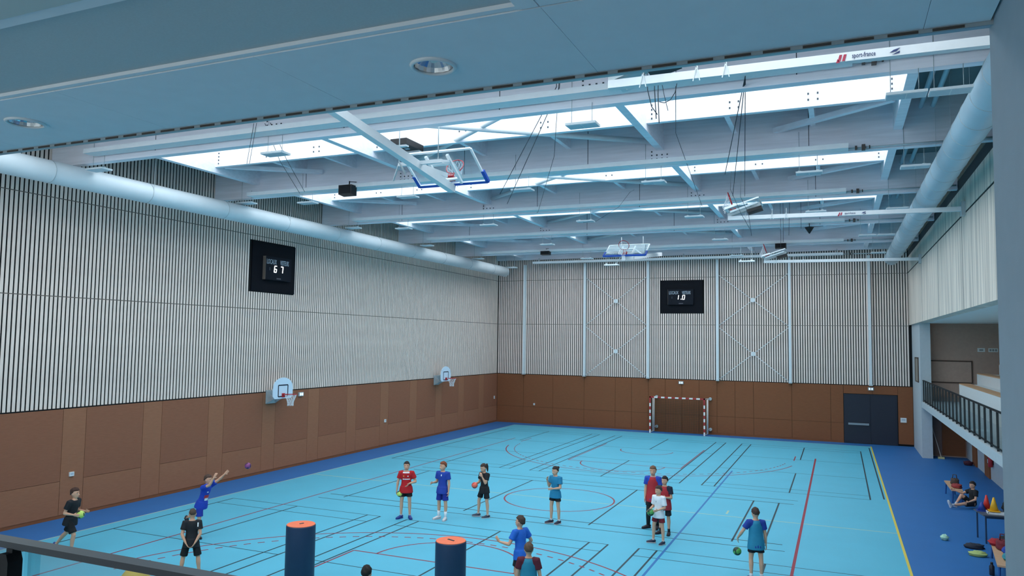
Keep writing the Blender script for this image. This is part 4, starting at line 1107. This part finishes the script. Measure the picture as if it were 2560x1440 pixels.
MB().loft([(0, 0, 0.25), (0, 0, 0.29)], [0.03, 0.026], n=12).build('cap', M_black, bt)
# mop, extinguisher
mp = thing('mop', 'mop with a pale handle leaning on the wood panels under the gallery', 'mop', (24.5, -4.05, 0))
MB().tube([(0, 0, 0.08), (-0.30, 0.76, 1.50)], 0.016, 8).build('handle', mat('mop_handle', '#d4cec2', 0.5, var=0), mp)
MB().box((-0.13, -0.08, 0), (0.13, 0.08, 0.08)).build('head', mat('mop_head', '#c9c28e', 0.9, var=0.1, scale=30), mp)
fe = thing('fire_extinguisher', 'red fire extinguisher hung on a brown board under the gallery', 'extinguisher', (25.55, -9.9, 0.55))
MB().loft([(0, 0, 0), (0, 0, 0.03), (0, 0, 0.42), (0, 0, 0.5), (0, 0, 0.52)], [0.07, 0.085, 0.085, 0.04, 0.03], n=18).build('cylinder', M_red, fe)
MB().box((-0.03, -0.03, 0.52), (0.03, 0.09, 0.56)).build('valve', M_black, fe)
MB().tube([(0, 0.08, 0.54), (-0.06, 0.13, 0.4), (-0.09, 0.09, 0.12)], 0.014, 6).build('hose', M_black, fe)
MB().box((-0.095, -0.03, 0.15), (-0.085, 0.03, 0.3)).build('label_plate', M_signw, fe)
MB().box((0.07, -0.06, 0.1), (0.1, 0.06, 0.45)).build('wall_bracket', M_dark, fe)
# ================================================================== PEOPLE
def voxel(mb, name, m, vox, smooth=4, fac=0.5):
    me = mb.mesh('tmp', m, True)
    o = bpy.data.objects.new('tmp', me); COL.objects.link(o)
    r = o.modifiers.new('r', 'REMESH'); r.mode = 'VOXEL'; r.voxel_size = vox; r.use_smooth_shade = True
    s = o.modifiers.new('s', 'SMOOTH'); s.factor = fac; s.iterations = smooth
    dg = bpy.context.evaluated_depsgraph_get(); dg.update()
    out = bpy.data.meshes.new_from_object(o.evaluated_get(dg))
    bpy.data.objects.remove(o); bpy.data.meshes.remove(me)
    out.name = name
    out.polygons.foreach_set('use_smooth', [True] * len(out.polygons))
    out.materials.clear(); out.materials.append(m)
    return out

def vn(v): return Vector(v).normalized()
BODIES = []
def person(label, loc, face, H=1.6, lean=(0, 0, 1), tl=(-.05, .02, -1), tr=(.05, .02, -1), sl=(-.02, -.04, -1), sr=(.02, -.04, -1),
           al=(-.22, 0, -1), ar=(.22, 0, -1), fl=(-.08, .22, -1), fr=(.08, .22, -1), hl=None, hr=None, curl=0.5, head=(0, 0, 0), twist=0.0,
           feet=((-8, 0), (8, 0)), lift=0.0, skin='#d8a284', hair=('short', '#3a2a20'), shirt=('#1a1c22', 1.0), sleeve=0.62, bib=None, shorts=('#14151a', 0.72),
           shoes='#1d2338', sole='#dcdcdc', socks='#d8d8d8', sock_h=0.25, leggings=None, extra=None, wide=1.0, female=False, seat=False):
    """figure facing local +Y; direction vectors are in the local frame (x right, y forward, z up)"""
    s = H / 1.72
    t = thing('person', label, 'person', (loc[0], loc[1], 0), math.radians(face - 90))
    T = vn(lean)
    rz = Matrix.Rotation(math.radians(twist), 3, 'Z')
    X0 = Vector((1, 0, 0)); X = rz @ X0
    X = (X - T * X.dot(T)).normalized(); F = T.cross(X)
    Lt, Ls = 0.425 * s, 0.415 * s
    hipw = 0.088 * s
    thL, thR, shL, shR = vn(tl), vn(tr), vn(sl), vn(sr)
    hip = {-1: Vector((-hipw, 0, 0)), 1: Vector((hipw, 0, 0))}
    knee = {-1: hip[-1] + thL * Lt, 1: hip[1] + thR * Lt}
    ank = {-1: knee[-1] + shL * Ls, 1: knee[1] + shR * Ls}
    fdir = {}
    for k, (fy, fp) in zip((-1, 1), feet):
        a = math.radians(fy); b = math.radians(fp)
        fdir[k] = Vector((math.sin(a) * math.cos(b), math.cos(a) * math.cos(b), math.sin(b)))
    fup = {k: (Vector((0, 0, 1)) - fdir[k] * fdir[k].z).normalized() for k in (-1, 1)}
    fh = 0.075 * s
    def footpts(k):
        heel = ank[k] - fup[k] * fh - fdir[k] * 0.06 * s
        return heel, heel + fdir[k] * 0.255 * s
    low = min(min(p.z for p in footpts(k)) for k in (-1, 1))
    if seat: low = min(low, -0.115 * s)
    P = Vector((0, 0, -low + 0.008 + lift))
    for d in (hip, knee, ank):
        for k in d: d[k] = d[k] + P
    tor = 0.50 * s
    N = P + T * tor
    shw = 0.165 * s * wide
    sho = {k: P + T * (0.445 * s) + X * (k * shw) - F * 0.01 * s for k in (-1, 1)}
    aL, aR, gL, gR = vn(al), vn(ar), vn(fl), vn(fr)
    La, Lf = 0.285 * s, 0.24 * s
    elb = {-1: sho[-1] + aL * La, 1: sho[1] + aR * La}
    wri = {-1: elb[-1] + gL * Lf, 1: elb[1] + gR * Lf}
    hd = {-1: vn(hl) if hl else gL, 1: vn(hr) if hr else gR}
    # ---------------- body
    m = MB()
    w = wide
    def torso(mb, g, t0, t1, gw=1.0):
        prof = [(-0.10, .085, .075), (-0.04, .150, .108), (0.03, .152, .108), (0.12, .132, .096), (0.22, .126, .090), (0.32, .142, .100), (0.40, .152, .098), (0.455, .142, .082), (0.49, .085, .062), (0.515, .055, .052)]
        pts, rad = [], []
        for tt, a, b in prof:
            if tt < t0 or tt > t1: continue
            pts.append(P + T * tt * s); rad.append((a * s * w * gw + g, b * s * gw * (w * .5 + .5) + g))
        mb.loft(pts, rad, X, 20)
    torso(m, 0, -1, 1)
    hz_y, hz_p, hz_r = [math.radians(a) for a in head]
    HR = Matrix.Rotation(hz_y, 3, 'Z') @ Matrix.Rotation(hz_p, 3, X0) @ Matrix.Rotation(hz_r, 3, 'Y')
    T2 = (T + Vector((0, 0, 1.2))).normalized()
    Fh = Vector((0, 1, 0)); Fh = rz @ Fh; Fh = (Fh - T2 * Fh.dot(T2)).normalized(); Xh = Fh.cross(T2)
    B0 = Matrix((Xh, Fh, T2)).transposed()
    HB = B0 @ HR
    hx, hy, hzv = HB @ Vector((1, 0, 0)), HB @ Vector((0, 1, 0)), HB @ Vector((0, 0, 1))
    q = 0.247 * s      # head height
    chin = N + T2 * 0.030 * s + hy * 0.0
    def hp(a, b, c): return chin + hx * (a * q) + hy * (b * q) + hzv * (c * q)
    m.loft([P + T * .47 * s, N + T2 * .04 * s, hp(0, -0.06, 0.32)], [.058 * s, .053 * s, .05 * s], X, 14)
    pr = [(0.0, .10, .06, .16), (0.06, .19, .16, .16), (0.18, .265, .32, .06), (0.34, .315, .39, .02), (0.52, .335, .41, 0.0), (0.70, .33, .41, -0.02), (0.86, .26, .33, -0.03), (0.96, .14, .18, -0.03), (1.0, .04, .05, -0.03)]
    m.loft([hp(0, o, z) for z, a, b, o in pr], [(a * q, b * q) for z, a, b, o in pr], hx, 20, tang=hzv)
    m.loft([hp(0, .36, .52), hp(0, .44, .38), hp(0, .50, .33), hp(0, .40, .29)], [.035 * q, .055 * q, .06 * q, .05 * q], hx, 8)   # nose
    m.ball(hp(0, .385, .18), (.13 * q, .045 * q, .04 * q), 10, 6)      # lips
    for k in (-1, 1):
        m.ball(hp(k * .345, -.03, .44), (.04 * q, .075 * q, .12 * q), 10, 8)      # ears
        m.ball(hp(k * .15, .33, .56), (.12 * q, .06 * q, .035 * q), 8, 6)      # brows
    for k in (-1, 1):
        m.loft([sho[k] - X * (k * .05 * s), sho[k], sho[k].lerp(elb[k], .5), elb[k]], [.052 * s, .056 * s, .045 * s, .038 * s], (0.2, 1, 0.1), 12)
        m.loft([elb[k] - (wri[k] - elb[k]) * .06, elb[k].lerp(wri[k], .25), elb[k].lerp(wri[k], .7), wri[k]], [.037 * s, .041 * s, .030 * s, .024 * s], (0.2, 1, 0.1), 12)
        # thigh, shin with calf
        m.loft([hip[k] + Vector((0, 0, .03 * s)), hip[k].lerp(knee[k], .25), hip[k].lerp(knee[k], .7), knee[k]], [.083 * s * w, .081 * s * w, .062 * s, .052 * s], (1, .1, 0.1), 14)
        sd = (ank[k] - knee[k]).normalized()
        bk = sd.cross(X0).normalized(); bk = -bk if bk.dot(fdir[k]) > 0 else bk
        m.loft([knee[k] - sd * .02 * s, knee[k].lerp(ank[k], .28) + bk * .014 * s, knee[k].lerp(ank[k], .6) + bk * .006 * s, ank[k]], [.051 * s, .055 * s, .042 * s, .033 * s], (1, .1, 0.1), 14)
        h0, h1 = footpts(k)
        m.loft([h0 + fup[k] * .04 * s, h0.lerp(h1, .5) + fup[k] * .035 * s, h0.lerp(h1, .92) + fup[k] * .025 * s], [.034 * s, .036 * s, .026 * s], fdir[k].cross(fup[k]), 10)
        # hand: palm, four fingers, thumb
        d = hd[k]
        pn = (X * (-k) + F * 0.15); pn = (pn - d * pn.dot(d))
        if pn.length < .15: pn = F * 1.0 - d * F.dot(d)
        pn.normalize(); sd_ = d.cross(pn) * (1 if k > 0 else 1)
        ff = sd_ if sd_.dot(F) + sd_.z * .5 > 0 else -sd_      # thumb side
        wr = wri[k]
        m.loft([wr - d * .01 * s, wr + d * .03 * s, wr + d * .085 * s], [(.024 * s, .017 * s), (.038 * s, .017 * s), (.040 * s, .014 * s)], ff, 12)
        for i, (off, L) in enumerate(((.030, .068), (.010, .078), (-.010, .072), (-.030, .056))):
            p0 = wr + d * .075 * s + ff * off * s; pts = [p0]; dd = d + ff * (off * 1.5); dd.normalize()
            p1 = p0 + dd * .02 * s; pts.append(p1)
            for j in range(3):
                a = curl * (.5 + .25 * j)
                dd = (dd * math.cos(a) + pn * math.sin(a)).normalized()
                pts.append(pts[-1] + dd * (L * s * (.42, .32, .26)[j]))
            m.loft(pts, [.0098 * s, .0098 * s, .0094 * s, .0088 * s, .0075 * s], ff, 8)
        tb0 = wr + d * .025 * s + ff * .030 * s
        td = (d * .65 + ff * .75 + pn * .35).normalized(); td2 = (d * .9 + ff * .25 + pn * (.3 + curl * .4)).normalized()
        m.loft([tb0 - td * .01 * s, tb0 + td * .032 * s, tb0 + td * .032 * s + td2 * .036 * s], [.013 * s, .0115 * s, .0085 * s], pn, 8)
    Mskin = mat('skin_' + skin[1:], skin, 0.55, var=0.03, scale=6)
    body = link('body', voxel(m, 'body', Mskin, 0.0105 * s + .0005, 3, .45), None, t)
    # ---------------- face details
    Mey = mat('eye_white', '#e9e6e2', 0.3, var=0); Mir = mat('eye_dark', '#2a1d16', 0.25, var=0)
    for k in (-1, 1):
        e = MB().ball(hp(k * .15, .345, .475), (.055 * q, .04 * q, .038 * q), 10, 8).build('eye', Mey, t)
        MB().ball(hp(k * .15, .378, .475), (.026 * q, .014 * q, .028 * q), 8, 6).build('iris', Mir, e)
        MB().bar(hp(k * .24, .345, .575), hp(k * .07, .40, .58), .018 * q, .03 * q).build('eyebrow', mat('hair_' + hair[1][1:], hair[1], 0.8, var=0.15, scale=60), t)
    MB().ball(hp(0, .425, .175), (.095 * q, .018 * q, .022 * q), 10, 6).build('mouth', mat('lip', '#a8645c', 0.5, var=0), t)
    # ---------------- hair
    style, hc = hair
    Mh = mat('hair_' + hc[1:], hc, 0.8, var=0.15, scale=60)
    rnd = random.Random(hash(label) % 9973 if False else len(label) * 7 + int(abs(loc[0]) * 10))
    n, mm = 32, 20; vs = []; fs = []
    cen = (0, -0.02, 0.58)
    for j in range(mm + 1):
        ph = -pi / 2 + pi * j / mm
        for i in range(n):
            a = 2 * pi * i / n
            dx, dy, dz = math.cos(ph) * math.cos(a), math.cos(ph) * math.sin(a), math.sin(ph)
            th = 0.44 if dy > 0.5 else (0.44 - (0.5 - dy) / 0.5 * 0.46 if dy > 0 else -0.02 - 0.5 * min(1, -dy / 0.8))
            keep = dz > th
            rr = (1.16 + 0.05 * math.sin(5 * a + j) * (1 if style != 'smooth' else .3) + rnd.uniform(-.025, .03)) if keep else 0.80
            if style == 'tousled' and keep and dz > .4: rr += rnd.uniform(0, .12)
            if style == 'buzz' and keep: rr = 1.05
            vs.append(hp(cen[0] + .335 * dx * rr, cen[1] + .41 * dy * rr, cen[2] + .42 * dz * rr))
    for j in range(mm):
        for i in range(n):
            i2 = (i + 1) % n
            fs.append((j * n + i, j * n + i2, (j + 1) * n + i2, (j + 1) * n + i))
    hm = MB().add(vs, fs, 0, True)
    if style == 'pony':
        hm.loft([hp(0, -.38, .78), hp(.05, -.62, .74), hp(.1, -.66, .40), hp(.08, -.58, 0.0), hp(.05, -.52, -.25)], [.08 * q, .14 * q, .15 * q, .11 * q, .03 * q], hx, 10)
    if style == 'bun':
        hm.ball(hp(0, -.50, .80), .17 * q, 12, 8)
    hm.build('hair', Mh, t)
    # ---------------- clothes
    sc, su = shirt
    Ms = mat('cloth_' + sc[1:], sc, 0.85, var=0.05, scale=14, bump=0.5, bscale=16)
    def tee(Mx, gap, arms, name, t0=-.09, gw=1.0, armf=None):
        c = MB()
        torso(c, gap, t0, .50, gw)
        hem = [(-.15, .188, .150), (-.11, .184, .147), (-.04, .176, .138), (.05, .160, .120)]
        if not seat:
            c.loft([P + T * a * s + Vector((0, 0, 0)) for a, _, _ in hem], [(b * s * w * gw + gap * 1.2, cc * s * gw + gap * 1.2) for _, b, cc in hem], X, 20)
        if arms:
            for k in (-1, 1):
                av = elb[k] - sho[k]
                c.loft([sho[k] - X * (k * .07 * s), sho[k], sho[k] + av * arms * .6, sho[k] + av * arms], [.058 * s + gap, .066 * s + gap, .058 * s + gap * 1.2, .060 * s + gap * 1.3], (0.2, 1, 0.1), 14)
        return link(name, voxel(c, name, Mx, 0.0145 * s, 3, .5), None, t)
    sh = tee(Ms, .014 * s, sleeve, 'shirt')
    out = sh
    if bib:
        Mb = mat('mesh_' + bib[1:], bib, 0.75, var=0.04, scale=14, bump=0.3, bscale=20)
        c = MB()
        prof = [(-.19, .190, .150), (-.12, .188, .146), (.0, .176, .134), (.12, .158, .116), (.25, .148, .112), (.34, .138, .118), (.43, .105, .112), (.485, .085, .080)]
        c.loft([P + T * a * s for a, _, _ in prof], [(b * s * w + .018 * s, d_ * s + .018 * s) for _, b, d_ in prof], X, 22)
        out = link('bib', voxel(c, 'bib', Mb, .0145 * s, 3, .5), None, t)
    # shorts / leggings
    pc, pl = shorts
    Mp = mat('cloth_' + pc[1:], pc, 0.85, var=0.05, scale=14, bump=0.4, bscale=16)
    c = MB()
    c.loft([P - T * .09 * s, P - T * .02 * s, P + T * .06 * s, P + T * .10 * s], [(.11 * s, .10 * s), (.152 * s * w, .114 * s), (.142 * s * w, .104 * s), (.128 * s * w, .094 * s)], X, 18)
    for k in (-1, 1):
        tv = knee[k] - hip[k]
        c.loft([hip[k] + Vector((0, 0, .05 * s)), hip[k] + tv * .2, hip[k] + tv * pl * .7, hip[k] + tv * pl], [.078 * s, .089 * s * w, .090 * s, .096 * s], (1, .1, .1), 16)
    link('shorts', voxel(c, 'shorts', Mp, .0145 * s, 3, .5), None, t)
    if leggings:
        Ml = mat('cloth_' + leggings[1:], leggings, 0.8, var=0.04, scale=14)
        for k in (-1, 1):
            MB().loft([hip[k].lerp(knee[k], .55), knee[k].lerp(hip[k], .08), knee[k].lerp(ank[k], .12), knee[k].lerp(ank[k], .35), ank[k]], [.078 * s, .064 * s, .064 * s, .066 * s, .048 * s], (1, .1, .1), 14).build('legging', Ml, t)
    Mso = mat('sock_' + socks[1:], socks, 0.9, var=0.03, scale=20)
    Msh = mat('shoe_' + shoes[1:], shoes, 0.55, var=0.08, scale=20); Msl = mat('sole_' + sole[1:], sole, 0.6, var=0)
    for k in (-1, 1):
        kk = knee[k].lerp(ank[k], 1 - sock_h)
        MB().loft([kk, knee[k].lerp(ank[k], 1 - sock_h * .5), ank[k] - (ank[k] - knee[k]).normalized() * -.03 * s], [.046 * s if sock_h > .3 else .041 * s, .041 * s, .040 * s], (1, .1, .1), 12).build('sock', Mso, t)
        h0, h1 = footpts(k); U = fup[k]; D = fdir[k]; L = .275 * s; R_ = D.cross(U)
        a0 = h0 - D * .012 * s
        c = MB().loft([a0 + U * .045 * s, a0 + D * L * .12 + U * .055 * s, a0 + D * L * .38 + U * .052 * s, a0 + D * L * .65 + U * .038 * s, a0 + D * L * .88 + U * .03 * s, a0 + D * L + U * .026 * s],
                      [(.024 * s, .032 * s), (.040 * s, .05 * s), (.042 * s, .047 * s), (.048 * s, .034 * s), (.042 * s, .026 * s), (.018 * s, .016 * s)], R_, 14)
        c.loft([ank[k] - U * .03 * s, ank[k] + U * .012 * s], [.046 * s, .044 * s], R_, 14)
        so = c.build('shoe', Msh, t)
        pl_ = [(.0, .026), (.05, .038), (.35, .036), (.65, .050), (.88, .045), (1.0, .020)]
        poly = [a0 + D * L * u + R_ * (w_ * s) for u, w_ in pl_] + [a0 + D * L * u - R_ * (w_ * s) for u, w_ in pl_[::-1]]
        MB().prism([p_ - U * .006 * s for p_ in poly], U * .026 * s).build('sole', Msl, so)
    # ---------------- marks on clothes
    bv = None
    def patch(target, u, v, wd, hgt, m_, name, back=False, rot=0.0, nx=4, ny=4):
        me = target.data
        tree = BVHTree.FromPolygons([x.co for x in me.vertices], [p_.vertices for p_ in me.polygons])
        dr_ = F * (-1 if not back else 1)
        vs_ = []; ok = True
        for j in range(ny + 1):
            for i in range(nx + 1):
                a_ = (i / nx - .5) * wd; b_ = (j / ny - .5) * hgt
                a2, b2 = a_ * math.cos(rot) - b_ * math.sin(rot), a_ * math.sin(rot) + b_ * math.cos(rot)
                o_ = P + T * (v * s + b2 * s) + X * (u * s + a2 * s) - dr_ * .6
                hit = tree.ray_cast(o_, dr_, 1.2)
                if hit[0] is None: ok = False; break
                vs_.append(hit[0] - dr_ * .005)
            if not ok: break
        if not ok: return
        W_ = nx + 1
        fs_ = [(j * W_ + i, j * W_ + i + 1, (j + 1) * W_ + i + 1, (j + 1) * W_ + i) for j in range(ny) for i in range(nx)]
        MB().add(vs_ + [x + dr_ * .004 for x in vs_], fs_ + [tuple(len(vs_) + a for a in f_[::-1]) for f_ in fs_], 0, True).build(name, m_, t, fix=False)
    H_ = dict(t=t, hand={}, patch=patch, shirt=sh, out=out, X=X, F=F, T=T, P=P, s=s, sho=sho, elb=elb, wri=wri, knee=knee)
    t.rotation_euler = (0, 0, math.radians(face - 90))
    Mw = Matrix.Translation((loc[0], loc[1], 0)) @ Matrix.Rotation(math.radians(face - 90), 4, 'Z')
    for k in (-1, 1):
        pn = X * (-k) + F * .15; d = hd[k]; pn = pn - d * pn.dot(d)
        if pn.length < .15: pn = F - d * F.dot(d)
        pn.normalize()
        H_['hand'][k] = (Mw @ (wri[k] + d * .085 * s), (Mw.to_3x3() @ pn), Mw.to_3x3() @ d)
    if extra: extra(H_)
    return H_
MW = mat('print_white', '#e6e8ea', 0.7, var=0); MRd = mat('print_red2', '#c8323a', 0.7, var=0)
def hold(Hh, k, r, m, lab, along=0.02):
    p, n, d = Hh['hand'][k]
    return ball(p + n * (r + .016) + d * along, r, m, lab)

# 1 running boy at far left
h = person('boy in black tee and black shorts running to the right along the brown wall', (3.5, -31.95), 18, 1.58, lean=(0, .16, 1), tr=(.05, .42, -.9), sr=(.02, -.12, -1), tl=(-.05, -.42, -.9), sl=(-.02, -.62, -.7),
           ar=(.2, -.35, -1), fr=(-.05, 1, -.12), al=(-.2, -.25, -1), fl=(.05, 1, -.05), curl=.7, head=(0, 6, 0), feet=((0, -55), (0, 0)), hair=('tousled', '#43281f'), shoes='#3c4d8e', sole='#c9ccd6', shorts=('#111317', .85), socks='#c0a898', sock_h=.1)
hold(h, 1, .09, BY, 'lime green handball carried by the running boy at far left', .03)
# 2 boy in royal blue throwing
def ex2(h):
    p = h['patch']; o = h['out']
    p(o, .02, .20, .16, .10, MRd, 'chest_mark'); p(o, .02, .13, .12, .07, MW, 'chest_mark'); p(o, .05, .34, .05, .03, MW, 'chest_mark')
    p(o, -.10, .06, .035, .16, MW, 'side_mark')
person('boy in royal blue kit leaping with both arms stretched after the thrown ball', (5.1, -29.5), 10, 1.6, lean=(0, .30, 1), tl=(-.12, -.62, -1), sl=(-.06, -1.0, -.38), tr=(.05, .02, -1), sr=(.02, -.16, -1),
       al=(-.25, 1, .75), fl=(-.05, .8, .75), ar=(.30, 1, .38), fr=(.02, .6, 1.0), curl=.35, head=(0, 4, 0), feet=((0, -95), (0, -20)), hair=('short', '#4a3328'), shirt=('#1c3fae', 1), shorts=('#1b349c', .85), shoes='#1c1a22', sole='#2b2430', socks='#c0a898', sock_h=.1, extra=ex2)
# 3 boy from behind, hands clasped
def ex3(h): h['patch'](h['out'], .15, .40, .03, .10, MW, 'shoulder_mark', True)
person('boy in black tee seen from behind with hands clasped behind his back', (7.35, -32.0), 128, 1.48, lean=(0, .02, 1), tl=(-.22, 0, -1), tr=(.20, .02, -1), sl=(-.12, -.03, -1), sr=(.1, -.03, -1),
       al=(-.18, -.32, -1), fl=(.42, -.30, -.8), ar=(.18, -.32, -1), fr=(-.42, -.30, -.8), hl=(.5, -.1, -.8), hr=(-.5, -.1, -.8), curl=.6, head=(8, -8, 0), hair=('buzz', '#4a3a30'), shorts=('#111317', .88), extra=ex3, socks='#26282c')
# 4 boy in red
def ex4(h):
    p = h['patch']; o = h['out']
    p(o, 0, .465, .20, .035, MW, 'collar'); p(o, -.06, .36, .03, .03, MW, 'chest_mark'); p(o, .07, .36, .04, .045, mat('print_orange', '#e07a3a', 0.7, var=0), 'chest_mark')
    for i in range(7): p(o, -.105 + .032 * i, .27, .022, .035, MW, 'chest_letter', nx=2, ny=2)
h = person('boy in red football shirt and black shorts with a ball low at his side', (8.63, -25.28), -66, 1.64, tl=(-.06, .03, -1), tr=(.10, .03, -1), sl=(-.03, -.03, -1), sr=(.02, -.03, -1),
       ar=(.30, .02, -1), fr=(.10, .06, -1), al=(-.42, .0, -1), fl=(.72, .62, -.12), hl=(.6, .5, -.7), curl=.6, head=(0, 4, 0), feet=((-22, 0), (38, 0)), hair=('short', '#211a18'), shirt=('#b8161f', 1), shorts=('#15161a', .62), shoes='#233a86', sole='#233a86', socks='#a8adb5', sock_h=.12, extra=ex4, wide=1.06)
hold(h, 1, .09, BY, 'lime green handball held low by the boy in the red shirt', .02)
# 5 boy in blue kit
def ex5(h): h['patch'](h['out'], -.01, .40, .025, .05, MW, 'chest_mark')
person('red haired boy in plain dark blue tee and shorts with white socks', (9.64, -24.93), -92, 1.66, tl=(-.08, .06, -1), tr=(.07, 0, -1), sl=(-.02, 0, -1), sr=(.03, -.04, -1),
       ar=(.22, -.1, -1), fr=(.05, .95, .02), al=(-.18, .02, -1), fl=(-.05, .18, -1), curl=.9, head=(-22, 2, 0), feet=((-10, 0), (30, 0)), hair=('tousled', '#7a3d22'), shirt=('#1f3f9c', 1), shorts=('#1c2f90', .82), shoes='#d9cfcf', sole='#c8b9b9', socks='#e6e6e8', sock_h=.42, extra=ex5)
# 6 girl in black with ponytail
def ex6(h): h['patch'](h['out'], .13, .41, .035, .07, MW, 'shoulder_mark')
h = person('girl in black tee and shorts with ponytail, hand at her mouth and an orange ball', (10.61, -24.16), -112, 1.58, lean=(0, .03, 1), tl=(-.10, .0, -1), tr=(.22, .16, -1), sl=(-.03, -.06, -1), sr=(.05, 0, -1),
       al=(-.10, .45, -1), fl=(.22, .42, .88), hl=(.2, .2, .9), ar=(.2, .12, -1), fr=(-.1, 1, -.12), curl=.7, head=(-8, -14, 0), feet=((25, 0), (48, 0)), hair=('pony', '#3b2a22'), shirt=('#15171c', 1), shorts=('#131418', .72), shoes='#3a3f50', sole='#b9b9bd', socks='#b9aca4', sock_h=.12, extra=ex6, wide=.92, female=True)
hold(h, 1, .09, BO, 'orange handball held by the girl in black', .02)
# 7 girl in teal
def ex7(h): h['patch'](h['t'].children[-1] if False else h['out'], .0, .0, .001, .001, MW, 'mark') if False else None
person('girl in teal blue tee and black shorts, one hand at her chin', (12.73, -23.9), -108, 1.62, tl=(-.04, -.02, -1), tr=(.08, .1, -1), sl=(-.02, -.08, -1), sr=(.02, -.02, -1),
       ar=(.10, .30, -1), fr=(-.12, .55, .85), hr=(-.2, .2, .9), al=(-.15, .12, -1), fl=(.55, .85, -.05), curl=.8, head=(-10, -6, 0), feet=((5, 0), (30, 0)), hair=('bun', '#2b2220'), shirt=('#1f7ea6', 1), shorts=('#13161c', .58), shoes='#20233a', sole='#c7a9a4', socks='#c9c9cc', sock_h=.14, wide=.98, female=True, extra=ex7)
# 8 tall boy red bib over blue
person('tall boy in red bib over blue tee, rear one of the group of three', (15.38, -23.2), -85, 1.74, tl=(-.05, .0, -1), tr=(.08, .06, -1), ar=(.14, .05, -1), fr=(.04, .22, -1), al=(-.14, .05, -1), fl=(-.02, .3, -1),
       head=(-6, -4, 0), feet=((5, 0), (50, 0)), hair=('short', '#6b4a36'), shirt=('#2444a8', 1), bib='#b3262e', shorts=('#1c1c20', .7), leggings='#17191d', shoes='#2b1f2a', sole='#2b1f2a', sock_h=.05)
# 9 dark haired boy red bib
person('dark haired boy in red bib over navy tee, middle of the three', (15.82, -23.72), -98, 1.57, tl=(-.06, 0, -1), tr=(.1, .03, -1), al=(-.16, .12, -1), fl=(.35, .75, .15), ar=(.14, .1, -1), fr=(-.35, .75, .1),
       head=(-14, -2, 0), feet=((-10, 0), (35, 0)), hair=('short', '#1d1615'), shirt=('#1b2136', 1), bib='#ad2730', shorts=('#17181d', .85), shoes='#26222c', sole='#26222c', socks='#22242a')
# 10 boy in white tee
def ex10(h):
    h['patch'](h['out'], .02, .33, .015, .05, mat('print_grey', '#7b8390', 0.7, var=0), 'chest_mark')
h = person('boy in white tee and maroon shorts, front one of the group of three', (15.88, -24.75), -112, 1.49, tl=(-.10, 0, -1), tr=(.14, .1, -1), sl=(-.04, -.04, -1), sr=(.05, 0, -1),
       ar=(.14, .02, -1), fr=(-.02, .9, -.36), al=(-.2, .02, -1), fl=(.38, .85, -.2), curl=.6, head=(-16, -4, 0), feet=((2, 0), (55, 0)), hair=('short', '#3c2c26'), shirt=('#e4e6ea', 1), sleeve=.8, shorts=('#7d1a26', .66), shoes='#1f2440', sole='#b9a8a8', socks='#c9b6b0', sock_h=.14, extra=ex10, wide=.95)
hold(h, 1, .092, BG, 'green handball held by the boy in the white tee', .02)
# 11 boy in teal bib from behind
person('boy in teal bib over a navy tee seen from behind, bouncing a green ball', (18.48, -26.78), 113, 1.58, lean=(0, .03, 1), tl=(-.07, .06, -1), tr=(.05, -.06, -1), sl=(-.02, -.1, -1), sr=(.02, 0, -1),
       al=(-.55, .12, -.85), fl=(-.28, .55, -.75), hl=(.15, .6, -.8), ar=(.2, 0, -1), fr=(.12, .12, -1), curl=.4, head=(0, -6, 0), feet=((-5, 0), (8, 0)), hair=('short', '#3d2a24'), shirt=('#1d3c92', 1), bib='#1f7fa0', shorts=('#12141c', .62), shoes='#4a4f78', sole='#c9c9cf', socks='#d6d6da', sock_h=.2)
# 12 boy in blue tee
person('boy in bright blue tee and black shorts running away, left hand raised in front', (14.25, -30.1), 158, 1.56, lean=(0.02, .12, 1), tl=(-.06, .1, -1), tr=(.05, .42, -.9), sl=(-.02, -.35, -1), sr=(.02, -.1, -1),
       al=(-.45, .15, -.85), fl=(-.35, .95, .12), hl=(-.2, .7, .75), ar=(.5, -.15, -.8), fr=(.2, .6, -.6), curl=.5, head=(12, 8, 0), feet=((0, -40), (0, 0)), hair=('tousled', '#43332b'), shirt=('#1f63c4', 1), shorts=('#15161b', .7), shoes='#d0d2d8')
# 13 boy in teal bib maroon
def ex13(h):
    for i in range(3): h['patch'](h['shirt'], -.045 + .045 * i, .468, .03, .03, mat('print_pink', '#d6a9a9', 0.7, var=0), 'back_letter', True, nx=2, ny=2)
person('boy in teal bib over a maroon tee seen from behind at the bottom edge', (15.02, -31.6), 108, 1.55, al=(-.22, .02, -1), fl=(-.05, .2, -1), ar=(.22, .02, -1), fr=(.1, .15, -1), head=(6, -2, 0), hair=('short', '#5a4536'), shirt=('#5c1a2a', 1), bib='#23829c', shorts=('#17181d', .7), extra=ex13)
# 14 head at the bottom
person('dark haired boy of whom only the head shows at the bottom edge', (13.2, -34.05), 110, 1.55, head=(0, -4, 0), hair=('short', '#1e1714'), shirt=('#2a3140', 1))
# 15 sitting boy
person('boy in black sitting on the blue floor beside the far bench, legs stretched out', (24.1, -15.9), 203, 1.55, lean=(.05, -.10, 1), tl=(-.1, 1, .02), tr=(.08, .75, .66), sl=(-.05, 1, -.1), sr=(.05, .55, -.9),
       al=(-.25, .25, -1), fl=(.1, .9, -.35), ar=(.2, .75, -.35), fr=(.3, .85, .3), curl=.5, head=(6, -10, 0), feet=((-5, 70), (10, 10)), hair=('short', '#231b1a'), shirt=('#15161b', 1), shorts=('#14151a', .75), shoes='#c2c4c8', socks='#c9c9cc', seat=True)
